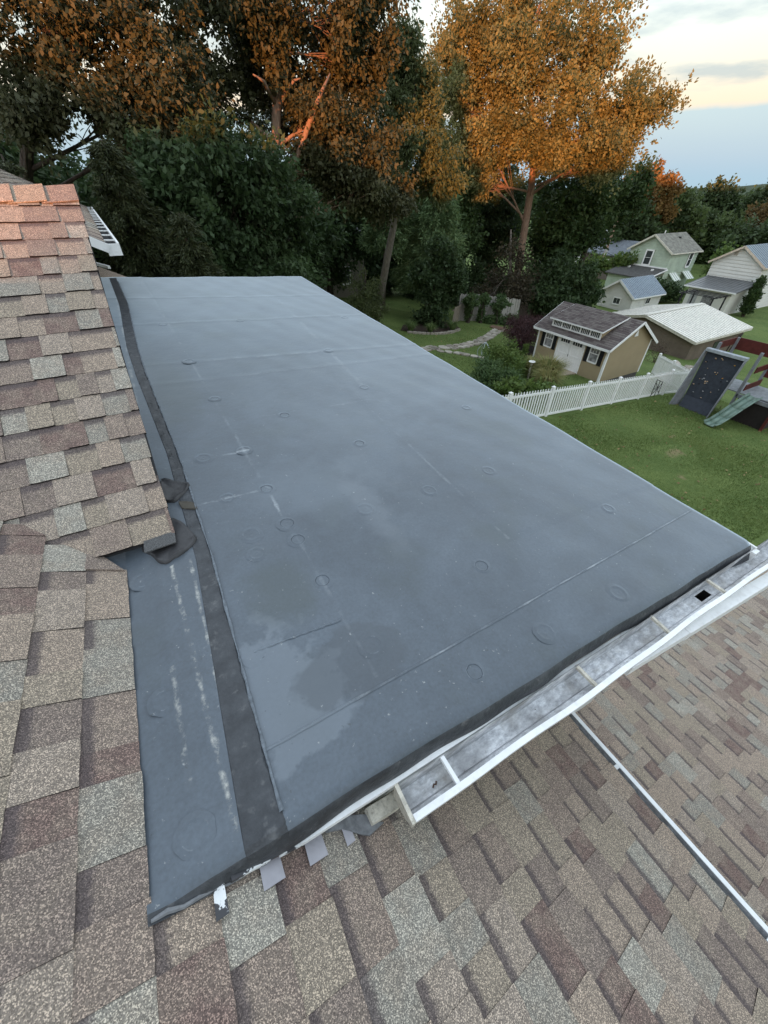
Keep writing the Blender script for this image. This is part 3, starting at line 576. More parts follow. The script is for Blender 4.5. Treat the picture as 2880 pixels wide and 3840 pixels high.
mb = MB(); mb.bar((-.268, .316, zS(-.268) + .034), (-.175, .318, zS(-.175) + .040), .012, .014); mb.bar((-.15, .316, zS(-.15) + .040), (-.09, .314, zS(-.09) + .052), .012, .016); mb.build('peeling_trim', peeled(), HOUSE)
mb = MB(); mb.bar((.118, .298, -1.604), (.226, .300, -1.640), .048, .03); mb.build('board_end', M['stucco'], HOUSE)
mb = MB(); mb.prism([(-.02, .318), (.03, .305), (.075, .27), (.10, .255), (.16, .268), (.13, .285), (.12, .31), (.05, .335)], lambda x, y: zS(x) + .004, lambda x, y: zS(x) + .018); mb.build('mastic_smear', M['mastic'], HOUSE)
mb = MB(); pts = [(-.43 + i * .03, .318 + .004 * math.sin(i * 2.1), zS(-.43 + i * .03) + .012) for i in range(9)]; mb.tube(pts, [.004 + .003 * math.sin(i * 1.9) ** 2 for i in range(9)], 6); mb.build('mastic_smear', M['mastic'], HOUSE)
mb = MB(); pts = [(-.24 + i * .03, .322, zS(-.24 + i * .03) + .014) for i in range(5)]; mb.tube(pts, .006, 6); mb.build('rotten_edge', simple('rotten_wood', (.10, .06, .04), .9, .2, 0, 60, .6, 90, .7), HOUSE)

# eave gutter of the main slope and the lower roof ---------------------------
def eave_gutter():
    g = bpy.data.objects.new('eave_gutter', None); COL.objects.link(g); attach(g, HOUSE); g['label'] = 'narrow white gutter lip running along the shingle eave'
    z = zS(1.44) - .035; mb = MB()
    mb.box(1.478, 1.500, -2.6, .335, z - .012, z + .006); mb.build('front_lip', M['white'], g)
    mb = MB(); pr = [(1.478, z), (1.474, z - .05), (1.45, z - .10), (1.37, z - .10), (1.37, z)]
    for a, b in zip(pr, pr[1:]): mb.quad((a[0], -2.6, a[1]), (b[0], -2.6, b[1]), (b[0], .335, b[1]), (a[0], .335, a[1]))
    mb.build('trough', M['gutter'], g)
    for y in (-.02, -.75, -1.5):
        mb = MB(); mb.box(1.452, 1.478, y - .010, y + .010, z - .004, z + .004); mb.build('hanger', M['white'], g)
eave_gutter()
zP = lambda x: -3.75 - 0.22 * (x - 2.4); RP = math.atan(.22)
mb = MB(); mb.slab([(8.6, -2.9, zP(8.6) - T0), (8.6, .80, zP(8.6) - T0), (1.3, .80, zP(1.3) - T0), (1.3, -2.9, zP(1.3) - T0)], .08)
low_roof = mb.build('lower_roof', M['deck'], HOUSE); low_roof['label'] = 'brown shingled lower roof beyond the white gutter lip'
shingles(low_roof, (8.62, 0, zP(8.62) - .008), (0, 1, 0), (-math.cos(RP), 0, math.sin(RP)), 51, lambda i: [(-2.6, .46 if 8.62 - i * .14 < 2.6 else .8)], 31)
# walls
siding = simple('white_siding', (.62, .62, .60), .6, .3, 0, 3, .05)
mb = MB(); mb.box(-5.2, 1.25, -6.8, .36, -5.9, -2.50); mb.box(-5.0, -.6, .36, 8.4, -5.9, -2.2); mb.box(-.5, 2.56, .44, 6.9, -6.4, -1.80); mb.box(1.25, 8.2, -2.6, .30, -6.9, -5.15); mb.build('wall', siding, HOUSE)
# rear wing seen past the ridge
E0, E1 = Vector((-.13, 5.35, -.44)), Vector((-.45, 14.5, -.44)); ru = (E1 - E0).normalized(); rp_ = Vector((-ru.y, ru.x, 0)); sl = math.atan(.5); rv = (rp_ * math.cos(sl) + Vector((0, 0, math.sin(sl))))
mb = MB(); Lr = (E1 - E0).length
p0, p1 = E0, E1; q0, q1 = E0 + rv * 3.2, E1 + rv * 3.2; dz = Vector((0, 0, -.012))
mb.slab([p0 + dz, p1 + dz, q1 + dz, q0 + dz], .05); rear_roof = mb.build('rear_roof', M['deck'], HOUSE)
shingles(rear_roof, E0 + Vector((0, 0, -.008)), ru, rv, 21, lambda i: [(0.0, Lr)], 41, 120, lambda x, y: y < 735 or x > 280, .12, .33)
mb = MB(); mb.bar(p0 + Vector((.02, -.012, -.05)), p0 + rv * 2.2 + Vector((0, -.012, -.05)), .02, .075); mb.build('rake_board', M['white'], HOUSE)
rg = bpy.data.objects.new('rear_gutter', None); COL.objects.link(rg); attach(rg, HOUSE); out = -rp_
mb = MB()
for a, b in (((.0, -.01), (.0, -.10)), ((.0, -.10), (.08, -.10)), ((.08, -.10), (.11, -.01))):
    A = p0 + out * a[0] + Vector((0, 0, a[1])); B = p0 + out * b[0] + Vector((0, 0, b[1])); mb.quad(A, B, B + ru * Lr, A + ru * Lr)
mb.build('trough', M['deck'], rg)
mb = MB(); mb.bar(p0 + out * .11 + Vector((0, 0, -.03)), p0 + out * .11 + ru * Lr + Vector((0, 0, -.03)), .02, .05); mb.build('front_lip', M['white'], rg)
mb = MB(); mb.bar(p0 + out * .0 + Vector((0, -.006, -.06)), p0 + out * .12 + Vector((0, -.006, -.06)), .01, .10); mb.build('end_cap', M['white'], rg)
for k in range(15):
    c = p0 + ru * (.35 + k * .62); mb = MB(); mb.bar(c + Vector((0, 0, -.008)), c + out * .11 + Vector((0, 0, -.012)), .035, .012); mb.build('hanger', M['white'], rg)
mb = MB(); mb.box(-5, -1.0, 8.4, 14.3, -5.9, -.75); mb.build('rear_wall', siding, HOUSE)
mb = MB(); mb.slab([(-.53, 10.98, -1.30), (-1.2, 8.5, -1.32), (-.6, 7.4, -1.32), (-.07, 9.38, -1.30)], .06); mb.build('rear_porch_roof', M['shj_T'], HOUSE)
mb = MB(); mb.bar((-.62, 11.4, -1.28), (-.35, 10.8, -1.30), .05, .05); mb.build('porch_trim', M['white'], HOUSE)

# ------------------------------------------------------------------ yard: fence
def picket_fence(name, label, pts, h, mat, grp=None):
    root = empty(name, (pts[0][0], pts[0][1], ground_z(pts[0][0])), label, 'fence', grp)
    pw = .066; me = None
    mbp = MB(); t = .011
    mbp.add([(-pw / 2, -t, 0), (pw / 2, -t, 0), (pw / 2, t, 0), (-pw / 2, t, 0), (-pw / 2, -t, .9), (pw / 2, -t, .9), (pw / 2, t, .9), (-pw / 2, t, .9), (-pw * .22, -t, 1), (pw * .22, -t, 1), (pw * .22, t, 1), (-pw * .22, t, 1)],
            [(3, 2, 1, 0), (0, 1, 5, 4), (1, 2, 6, 5), (2, 3, 7, 6), (3, 0, 4, 7), (4, 5, 9, 8), (5, 6, 10, 9), (6, 7, 11, 10), (7, 4, 8, 11), (8, 9, 10, 11)])
    pk = bpy.data.meshes.new('picket'); pk.from_pydata(mbp.v, [], mbp.f); pk.materials.append(mat)
    for (a, b) in zip(pts, pts[1:]):
        A = Vector((a[0], a[1], ground_z(a[0]))); B = Vector((b[0], b[1], ground_z(b[0]))); d = B - A; ang = math.atan2(d.y, d.x); n = 15
        for q in (A, B):
            if (q - A).length < 1e-6 or b == pts[-1]:
                mb = MB(); s = .05; mb.box(q.x - s, q.x + s, q.y - s, q.y + s, q.z - .1, q.z + h + .02); mb.box(q.x - s - .012, q.x + s + .012, q.y - s - .012, q.y + s + .012, q.z + h + .02, q.z + h + .045)
                mb.add([(q.x - s, q.y - s, q.z + h + .045), (q.x + s, q.y - s, q.z + h + .045), (q.x + s, q.y + s, q.z + h + .045), (q.x - s, q.y + s, q.z + h + .045), (q.x, q.y, q.z + h + .085)], [(0, 1, 4), (1, 2, 4), (2, 3, 4), (3, 0, 4)]); mb.build('post', mat, root)
        for hz in (.07, .86):
            mb = MB(); u = d.normalized() * .05; mb.bar(A + u + Vector((0, 0, h * hz)), B - u + Vector((0, 0, h * hz)), .035, .085); mb.build('rail', mat, root)
        for k in range(n):
            f = (k + .8) / (n + .6); p = A + d * f; hh = h * .95 - .05 * math.sin(math.pi * f) * 0
            o = link('picket', pk, root); o.location = (p.x, p.y, p.z + .04); o.scale = (1, 1, hh); o.rotation_euler = (0, RNG.uniform(-.008, .008), ang)
    return root
FY = 9.38
picket_fence('picket_fence', 'long white picket fence running across the lawn in front of the shed', [(8.5, FY), (10.6, FY), (12.9, FY), (15.15, FY), (17.25, FY), (19.4, FY), (21.55, FY), (23.7, FY)], 1.2, M['white2'])
picket_fence('picket_fence', 'short white picket fence return beside the dark climbing wall', [(23.75, 9.55), (24.9, 11.0), (26.0, 12.4)], 1.15, M['white2'])

# ------------------------------------------------------------------ shed
tan = simple('tan_siding', (.33, .265, .165), .8, .3, 0, 2, .06, 120, .25)
asph = simple('brown_asphalt_roof', (.105, .088, .085), .95, .2, 0, 7, .45, 90, .5)
ply = simple('weathered_ramp_wood', (.36, .30, .23), .9, .2, 0, 6, .2, 40, .3, stretch=(14, 1, 1))
glass = NB('window_glass'); glass.bsdf((.045, .05, .055), .08, .6); glass = glass.mat
pane_pale = NB('curtained_glass'); pane_pale.bsdf(pane_pale.ramp(pane_pale.noise(6, 3), [(.4, (.16, .16, .165)), (.6, (.32, .32, .33))]), .15, .5); pane_pale = pane_pale.mat
blackp = simple('black_paint', (.010, .010, .013), .5)
def window(parent, axis, c, y0, y1, z0, z1, trim=.05, sash=True, gl=None, grid=0, sill=True, wm=None, out=-1):
    """axis 'x': window in plane X=c facing out (-1: -X); spans y0..y1. axis 'y': plane Y=c, spans x."""
    wm = wm or M['white2']; P = (lambda d, a, z: (c + out * d, a, z)) if axis == 'x' else (lambda d, a, z: (a, c + out * d, z))
    def bx(mb, d0, d1, a0, a1, za, zb):
        mb.hexa([P(d0, a0, za), P(d0, a1, za), P(d1, a1, za), P(d1, a0, za), P(d0, a0, zb), P(d0, a1, zb), P(d1, a1, zb), P(d1, a0, zb)])
    mb = MB()
    for a0, a1, za, zb in ((y0 - trim, y0, z0 - trim, z1 + trim), (y1, y1 + trim, z0 - trim, z1 + trim), (y0, y1, z1, z1 + trim), (y0, y1, z0 - trim * (1.5 if sill else 1), z0)): bx(mb, -.02, .035, a0, a1, za, zb)
    w = mb.build('window', wm, parent)
    mb = MB(); bx(mb, -.02, .004, y0, y1, z0, z1); mb.build('pane', gl or glass, w)
    mb = MB(); zm = (z0 + z1) / 2
    if sash: bx(mb, .004, .02, y0, y1, zm - .018, zm + .018)
    for k in range(1, grid + 1):
        a = y0 + (y1 - y0) * k / (grid + 1); bx(mb, .004, .013, a - .009, a + .009, zm + .018 if sash else z0, z1)
    if grid and sash: bx(mb, .0045, .0125, y0, y1, (zm + z1) / 2 - .007, (zm + z1) / 2 + .007)
    if mb.v: mb.build('muntin', wm, w)
    return w
def shed():
    X0, X1, Y0, Y1, zb, ze_ = 19.45, 22.85, 11.65, 16.2, -7.79, -6.06; xr, zr = 21.2, -5.0
    S = empty('garden_shed', (21, 13.9, zb), 'tan garden shed with brown roof, long dormer and white double doors', 'shed')
    sl = lambda x: zr - (xr - x) * .53 if x < xr else zr - (x - xr) * .62
    mb = MB()
    for Y in (Y0, Y1):
        f = [(X0, Y, zb), (X1, Y, zb), (X1, Y, sl(X1) - .05), (xr, Y, zr - .05), (X0, Y, sl(X0) - .05)]
        mb.add(f, [(0, 1, 2, 3, 4)] if Y == Y0 else [(4, 3, 2, 1, 0)])
    mb.quad((X0, Y1, zb), (X0, Y0, zb), (X0, Y0, sl(X0) - .05), (X0, Y1, sl(X0) - .05)); mb.quad((X1, Y0, zb), (X1, Y1, zb), (X1, Y1, sl(X1) - .05), (X1, Y0, sl(X1) - .05)); mb.build('wall', tan, S)
    mb = MB(); mb.box(X0 + .03, X1 - .03, Y0 + .03, Y1 - .03, zb - .75, zb); mb.build('base', simple('dark_gravel_base', (.09, .085, .08), .95, .2, 0, 12, .5), S)
    ya, yb = Y0 - .2, Y1 + .2; xe0, xe1 = 19.18, 23.12
    mb = MB(); mb.slab([(xe0, ya, sl(xe0)), (xr, ya, zr), (xr, yb, zr), (xe0, yb, sl(xe0))], .03); mb.slab([(xr, ya, zr), (xe1, ya, sl(xe1)), (xe1, yb, sl(xe1)), (xr, yb, zr)], .03); rf = mb.build('roof', asph, S)
    # shingle courses on the front slope, each course its own strip of tabs
    nC = 17; L = math.hypot(xr - xe0, zr - sl(xe0)); rnd = random.Random(8)
    tabcols = [simple('asphalt_tab', c, .95, .2, 0, 30, .3, 90, .4) for c in ((.085, .07, .068), (.115, .097, .092), (.135, .118, .11))]
    tm = []
    for c in tabcols:
        t = MB(); t.hexa([(0, 0, -.004), (0, 1, -.004), (.13, 1, -.004), (.13, 0, -.004), (0, 0, .012), (0, 1, .012), (.13, 1, .002), (.13, 0, .002)]); me = bpy.data.meshes.new('shingle'); me.from_pydata(t.v, [], t.f); me.materials.append(c); tm.append(me)
    dv = Vector((xr - xe0, 0, zr - sl(xe0))).normalized(); nn = Vector((-dv.z, 0, dv.x))
    for i in range(nC):
        y = ya - rnd.uniform(0, .3)
        while y < yb:
            w = rnd.uniform(.22, .42); a, b = max(y, ya), min(y + w, yb); y += w
            u_in = 12.35 < (a + b) / 2 < 15.5 and i > 3
            if u_in or b - a < .03: continue
            o = bpy.data.objects.new('shingle', tm[rnd.randrange(3)]); COL.objects.link(o); o.parent = rf; loc = Vector((xe0, a, sl(xe0))) + dv * (i * L / nC) + nn * .002
            o.matrix_basis = Matrix(((dv.x, 0, nn.x, loc.x), (0, b - a, 0, loc.y), (dv.z, 0, nn.z, loc.z), (0, 0, 0, 1)))
    mb = MB()
    mb.box(xe0 - .02, xe0, ya, yb, sl(xe0) - .12, sl(xe0) - .005); mb.build('fascia', M['white2'], S)
    for Y, o_ in ((ya, -1), (yb, 1)):
        mb = MB(); Yb = Y + o_ * .012; mb.bar((xe0, Yb, sl(xe0) - .065), (xr, Yb, zr - .065), .024, .12); mb.bar((xr, Yb, zr - .065), (xe1, Yb, sl(xe1) - .065), .024, .12); mb.build('rake_board', M['white2'], S)
    for x, y in ((X0, Y0), (X0, Y1), (X1, Y0), (X1, Y1)):
        mb = MB(); s = .012; mb.box(x - s if x == X0 else x - .09, x + .09 if x == X0 else x + s, y - s if y == Y0 else y - .09, y + .09 if y == Y0 else y + s, zb, sl(x) - .06); mb.build('corner_trim', M['white2'], S)
    # dormer
    dx, d0, d1 = 19.52, 12.42, 15.42; ez = -5.45; dl = lambda x: ez + (x - 19.36) * (zr + .035 - ez) / (xr - 19.36)
    mb = MB(); mb.add([(dx, d0, sl(dx)), (dx, d1, sl(dx)), (dx, d1, dl(dx) - .03), (dx, d0, dl(dx) - .03)], [(3, 2, 1, 0)])
    for Y in (d0, d1): mb.add([(dx, Y, sl(dx)), (xr, Y, zr), (dx, Y, dl(dx) - .02)], [(0, 1, 2) if Y == d0 else (2, 1, 0)])
    dm = mb.build('dormer', tan, S)
    mb = MB(); mb.slab([(19.36, d0 - .16, dl(19.36)), (xr, d0 - .16, zr + .035), (xr, d1 + .16, zr + .035), (19.36, d1 + .16, dl(19.36))], .03); mb.build('dormer_roof', asph, dm)
    dv2 = Vector((xr - 19.36, 0, dl(xr) - dl(19.36))).normalized(); n2 = Vector((-dv2.z, 0, dv2.x)); L2 = math.hypot(xr - 19.36, dl(xr) - dl(19.36))
    for i in range(14):
        y = d0 - .16 - rnd.uniform(0, .3)
        while y < d1 + .16:
            w = rnd.uniform(.22, .42); a, b = max(y, d0 - .16), min(y + w, d1 + .16); y += w
            if b - a < .03: continue
            o = bpy.data.objects.new('shingle', tm[rnd.randrange(3)]); COL.objects.link(o); o.parent = dm; loc = Vector((19.36, a, dl(19.36))) + dv2 * (i * L2 / 14) + n2 * .002
            o.matrix_basis = Matrix(((dv2.x, 0, n2.x, loc.x), (0, b - a, 0, loc.y), (dv2.z, 0, n2.z, loc.z), (0, 0, 0, 1)))
    mb = MB(); mb.box(19.34, 19.36, d0 - .16, d1 + .16, dl(19.36) - .07, dl(19.36) - .004); mb.bar((19.36, d0 - .172, dl(19.36) - .035), (xr, d0 - .172, zr), .02, .06); mb.bar((19.36, d1 + .172, dl(19.36) - .035), (xr, d1 + .172, zr), .02, .06); mb.build('dormer_trim', M['white2'], dm)
    zt, zl = dl(dx) - .06, sl(dx) + .02
    mb = MB(); mb.box(dx - .03, dx - .002, d0, d1, zl, zl + .07); mb.box(dx - .03, dx - .002, d0, d1, zt - .03, zt + .03)
    for k in range(6): y = d0 + (d1 - d0) * k / 5; mb.box(dx - .032, dx - .003, y - .045, y + .045, zl, zt + .03)
    mb.build('transom_frame', M['white2'], dm)
    for k in range(5):
        a = d0 + (d1 - d0) * k / 5 + .045; b = d0 + (d1 - d0) * (k + 1) / 5 - .045; mb = MB(); mb.box(dx - .012, dx - .001, a, b, zl + .07, zt - .03); w = mb.build('pane', glass, dm)
        w['label'] = 'dark transom pane'
        mb = MB()
        for q in range(1, 5): y = a + (b - a) * q / 5; mb.box(dx - .024, dx - .012, y - .012, y + .012, zl + .07, zt - .03)
        mb.build('muntin', M['white2'], w)
    # doors
    for a, b in ((13.08, 13.85), (13.87, 14.64)):
        mb = MB(); mb.box(X0 - .03, X0 - .003, a, b, zb + .02, -6.14)
        for y in (a, b - .08): mb.box(X0 - .045, X0 - .028, y, y + .08, zb + .02, -6.14)
        for z in (zb + .02, zb + .75, -6.52, -6.22): mb.box(X0 - .044, X0 - .0285, a + .08, b - .08, z, z + .075)
        for k in range(1, 4): y = a + .08 + (b - a - .16) * k / 4; mb.box(X0 - .036, X0 - .029, y - .006, y + .006, zb + .1, -6.5)
        d = mb.build('door', M['white2'], S)
        mb = MB(); mb.box(X0 - .036, X0 - .031, a + .1, b - .1, -6.44, -6.23); p = mb.build('door_glass', glass, d)
        mb = MB()
        for k in range(1, 4): y = a + .1 + (b - a - .2) * k / 4; mb.box(X0 - .043, X0 - .036, y - .011, y + .011, -6.44, -6.23)
        mb.build('muntin', M['white2'], d)
    mb = MB(); mb.tube([(X0 - .05, 13.83, -7.05), (X0 - .08, 13.83, -7.05), (X0 - .08, 13.83, -6.95), (X0 - .05, 13.83, -6.95)], .012, 6); mb.build('door_handle', blackp, S)
    mb = MB(); mb.box(X0 - .03, X0 - .002, 12.98, 13.07, zb + .02, -6.06); mb.box(X0 - .03, X0 - .002, 14.65, 14.74, zb + .02, -6.06); mb.build('door_casing', M['white2'], S)
    for y0, y1 in ((15.12, 15.6), (12.14, 12.62)):
        window(S, 'x', X0, y0, y1, -6.93, -6.12, .045, True, pane_pale, 2)
        for a in (y0 - .29, y1 + .07):
            mb = MB(); mb.box(X0 - .03, X0 - .002, a, a + .22, -7.02, -6.06); mb.box(X0 - .036, X0 - .03, a + .03, a + .19, -6.98, -6.56); mb.box(X0 - .036, X0 - .03, a + .03, a + .19, -6.5, -6.1); mb.build('shutter', blackp, S)
    mb = MB(); mb.add([(21.05, Y0 - .02, -5.72), (21.35, Y0 - .02, -5.72), (21.2, Y0 - .02, -5.42), (21.05, Y0 - .05, -5.72), (21.35, Y0 - .05, -5.72), (21.2, Y0 - .05, -5.42)], [(3, 4, 5), (0, 3, 5, 2), (1, 2, 5, 4), (0, 1, 4, 3)]); mb.build('gable_vent', M['white2'], S)
    for k in range(11):
        x0 = X0 - .05 - k * .145; z = lambda x: zb + .06 + (X0 - x) * .085
        mb = MB(); mb.hexa([(x0 - .138, 13.0, z(x0) - .05), (x0, 13.0, z(x0) - .05), (x0, 14.72, z(x0) - .05), (x0 - .138, 14.72, z(x0) - .05), (x0 - .138, 13.0, z(x0 - .138)), (x0, 13.0, z(x0)), (x0, 14.72, z(x0)), (x0 - .138, 14.72, z(x0 - .138))]); 
        if k == 0: ramp = mb.build('ramp', ply, S)
        else: mb.build('plank', ply, ramp)
shed()

# ------------------------------------------------------------------ neighbouring buildings
def ribs(parent, p00, p01, p10, p11, n, w, h, mat):     # raised ribs from edge (p00-p01) to edge (p10-p11)
    p00, p01, p10, p11 = map(Vector, (p00, p01, p10, p11))
    for k in range(n + 1):
        t = k / n; mb = MB(); up = (p01 - p00).cross(p10 - p00).normalized(); up = up if up.z > 0 else -up
        mb.bar(p00.lerp(p01, t) + up * h / 2, p10.lerp(p11, t) + up * h / 2, w, h, 0, up); mb.build('rib', mat, parent)
def garage():
    X0, X1, Y0, Y1, ze_, zp = 36.4, 45.0, 15.25, 24.4, -9.12, -8.12; zb = -10.95; Ym = 19.85
    g = empty('garage', (40.7, 19.8, zb), 'low brown garage with a white ribbed metal roof behind the shed', 'garage')
    stuc = simple('brown_stucco', (.155, .125, .098), .95, .2, 0, 1.2, .18, 60, .3); wm = simple('white_metal_roof', (.58, .565, .505), .5, .4, .0, .8, .04, 30, .03); wr = simple('white_metal_rib', (.70, .685, .63), .5)
    mb = MB(); mb.box(X0 + .3, X1 - .3, Y0 + .3, Y1 - .3, zb - .6, ze_ - .1)
    mb.add([(X0 + .3, Y0 + .3, ze_ - .1), (X0 + .3, Y1 - .3, ze_ - .1), (X0 + .3, Ym, zp - .08)], [(2, 1, 0)]); mb.build('wall', stuc, g)
    mb = MB(); mb.slab([(X0, Y0, ze_), (X1, Y0, ze_), (X1, Ym, zp), (X0, Ym, zp)], .06); mb.slab([(X0, Ym, zp), (X1, Ym, zp), (X1, Y1, ze_), (X0, Y1, ze_)], .06); rf = mb.build('roof', wm, g)
    ribs(rf, (X0 + .03, Y0, ze_), (X1 - .03, Y0, ze_), (X0 + .03, Ym, zp), (X1 - .03, Ym, zp), 24, .17, .04, wr)
    ribs(rf, (X0 + .03, Y1, ze_), (X1 - .03, Y1, ze_), (X0 + .03, Ym, zp), (X1 - .03, Ym, zp), 10, .3, .04, wr)
    mb = MB(); mb.bar((X0 - .02, Ym, zp + .04), (X1 + .02, Ym, zp + .04), .36, .04); mb.build('ridge_cap', wm, rf)
    mb = MB(); mb.bar((X0 - .02, Y0 - .02, ze_ - .09), (X1, Y0 - .02, ze_ - .09), .03, .16); mb.bar((X0 - .02, Y0, ze_ - .09), (X0 - .02, Ym, zp - .09), .03, .18); mb.bar((X0 - .02, Y1, ze_ - .09), (X0 - .02, Ym, zp - .09), .03, .18); mb.build('fascia', simple('beige_fascia', (.55, .52, .45), .7), g)
    window(g, 'y', Y0 + .3, 40.3, 41.3, -10.35, -9.75, .06, False, glass, 1, True, blackp)
    mb = MB(); pts = [(43.2, Y0 + .27, -10.9), (43.25, Y0 + .25, -10.2), (43.9, Y0 + .22, -9.7), (44.5, Y0 + .24, -9.6)]; mb.tube(pts, .035, 6); pts = [(43.7, Y0 + .27, -10.9), (44.0, Y0 + .25, -10.2), (44.4, Y0 + .24, -9.62)]; mb.tube(pts, .03, 6); mb.build('vine_stem', blackp, g)
garage()
def gable_box(root, X0, X1, Y0, Y1, zb, ze_, zp, wall, roof, trim, ov=.3, lap=0, lapm=None, t=.1):
    """ridge along X; gable faces at X0 (towards the viewer) and X1"""
    Ym = (Y0 + Y1) / 2; mb = MB()
    mb.quad((X0, Y1, zb), (X0, Y0, zb), (X0, Y0, ze_), (X0, Y1, ze_)); mb.add([(X0, Y0, ze_), (X0, Ym, zp), (X0, Y1, ze_)], [(2, 1, 0)][::1])
    mb.quad((X0, Y0, zb), (X1, Y0, zb), (X1, Y0, ze_), (X0, Y0, ze_)); mb.quad((X1, Y1, zb), (X0, Y1, zb), (X0, Y1, ze_), (X1, Y1, ze_)); mb.quad((X1, Y0, zb), (X1, Y1, zb), (X1, Y1, ze_), (X1, Y0, ze_)); mb.add([(X1, Y0, ze_), (X1, Ym, zp), (X1, Y1, ze_)], [(0, 2, 1)]); w = mb.build('wall', wall, root)
    if lap:                                                # lap siding boards, each a thin proud strip
        z = zb + lap; lm = lapm or wall
        while z < zp - .1:
            mb = MB(); half = (Y1 - Y0) / 2 * (1 if z < ze_ else max(0, (zp - z) / (zp - ze_)))
            mb.hexa([(X0 - .055, Ym - half, z - lap), (X0 - .055, Ym + half, z - lap), (X0 - .002, Ym + half, z - lap), (X0 - .002, Ym - half, z - lap), (X0 - .008, Ym - half, z), (X0 - .008, Ym + half, z), (X0 - .002, Ym + half, z), (X0 - .002, Ym - half, z)][::1])
            if z < ze_: mb.hexa([(X0 - .055, Y0 - .055, z - lap), (X1, Y0 - .055, z - lap), (X1, Y0 - .002, z - lap), (X0 - .03, Y0 - .002, z - lap), (X0 - .008, Y0 - .008, z), (X1, Y0 - .008, z), (X1, Y0 - .002, z), (X0 - .008, Y0 - .002, z)])
            mb.build('siding_board', lm, w); z += lap
    sl = (zp - ze_) / (Ym - Y0); a, b = Y0 - ov, Y1 + ov; za = ze_ - ov * sl + t * .6; zr = zp + t * .6; x0, x1 = X0 - ov, X1 + ov
    mb = MB(); mb.slab([(x0, a, za), (x1, a, za), (x1, Ym, zr), (x0, Ym, zr)], t * .5); mb.slab([(x0, Ym, zr), (x1, Ym, zr), (x1, b, za), (x0, b, za)], t * .5); rf = mb.build('roof', roof, root)
    mb = MB(); e = .012; mb.bar((x0 - e, a, za - .10), (x0 - e, Ym, zr - .10), .04, .20); mb.bar((x0 - e, b, za - .10), (x0 - e, Ym, zr - .10), .04, .20); mb.build('rake_board', trim, root)
    mb = MB(); mb.bar((x0, a - .03, za - .07), (x1, a - .03, za - .07), .08, .12); mb.build('eave_gutter', trim, root)
    return rf, (x0, x1, a, b, za, zr, Ym)
def small_garage():
    zb = -11.15; g = empty('garage', (51, 30.5, zb), 'small white garage with a blue-grey ribbed metal roof', 'garage')
    blue = simple('blue_grey_metal', (.19, .24, .30), .45, .5, .2, 2, .1); wl = simple('white_clapboard', (.60, .60, .57), .7, .3, 0, 2, .1)
    rf, (x0, x1, a, b, za, zr, Ym) = gable_box(g, 48.4, 53.8, 28.5, 32.7, zb - .2, -9.35, -8.0, wl, blue, M['white2'], .3, .26)
    ribs(rf, (x0 + .05, a, za), (x1 - .05, a, za), (x0 + .05, Ym, zr), (x1 - .05, Ym, zr), 20, .07, .07, simple('blue_grey_rib', (.33, .39, .45), .4))
    window(g, 'x', 48.31, 29.9, 30.7, -10.35, -9.8, .09, False, glass, 1); window(g, 'y', 28.41, 50.9, 51.7, -10.3, -9.75, .07, False, glass, 1)
small_garage()
def green_house():
    zb = -11.25; g = empty('house', (63, 35.5, zb), 'pale green two-storey house with a grey shingle roof', 'house')
    gr = simple('pale_green_clapboard', (.43, .50, .40), .75, .3, 0, .9, .13, 20, .2); gr2 = simple('pale_green_board', (.41, .485, .385), .75, .3, 0, 1.3, .16, 20, .2)
    rf, (x0, x1, a, b, za, zr, Ym) = gable_box(g, 60.2, 66.3, 32.7, 38.3, zb, -6.15, -4.55, gr, simple('old_grey_shingle', (.185, .18, .155), .95, .2, 0, 2.5, .4, 12, .6), simple('cream_trim', (.62, .59, .50), .7), .35, .3, gr2)
    window(g, 'x', 60.10, 35.1, 35.9, -7.75, -6.3, .17); window(g, 'y', 32.60, 64.4, 65.1, -7.9, -6.5, .15)
    dk = simple('dark_porch_shingle', (.075, .073, .07), .95, .2, 0, 5, .35)
    mb = MB(); mb.slab([(56.4, 32.4, -8.75), (60.16, 32.4, -8.0), (60.16, 38.5, -8.0), (56.4, 38.5, -8.75)], .12); mb.build('porch_roof', dk, g)
    mb = MB(); mb.box(56.8, 60.16, 32.75, 38.2, zb, -8.85); mb.build('porch_wall', gr, g)
    mb = MB(); mb.bar((60.1, 32.5, -7.95), (60.1, 38.4, -7.95), .12, .14); mb.bar((56.4, 32.38, -8.8), (60.16, 32.38, -8.05), .06, .14); mb.build('porch_trim', M['white2'], g)
    for y in (33.6, 36.9): mb = MB(); mb.box(59.0, 59.25, y, y + .25, -8.25, -8.05); mb.build('roof_vent', M['white2'], g)
    mb = MB(); mb.tube([(62, 35.6, -4.55), (62, 35.6, -4.2)], .06, 8); mb.build('vent_pipe', M['white2'], g); mb = MB(); mb.box(64.0, 64.3, 34.55, 34.85, -5.05, -4.85); mb.build('roof_vent', blackp, g)
    for x in (61.2, 64.2):
        aw = bpy.data.objects.new('awning', None); COL.objects.link(aw); attach(aw, g)
        for k in range(7):
            mb = MB(); xx = x + k * .24; mb.slab([(xx, 31.6, -9.25), (xx + .24, 31.6, -9.25), (xx + .24, 32.66, -8.5), (xx, 32.66, -8.5)], .03); mb.build('slat', M['white2'] if k % 2 else gr, aw)
green_house()
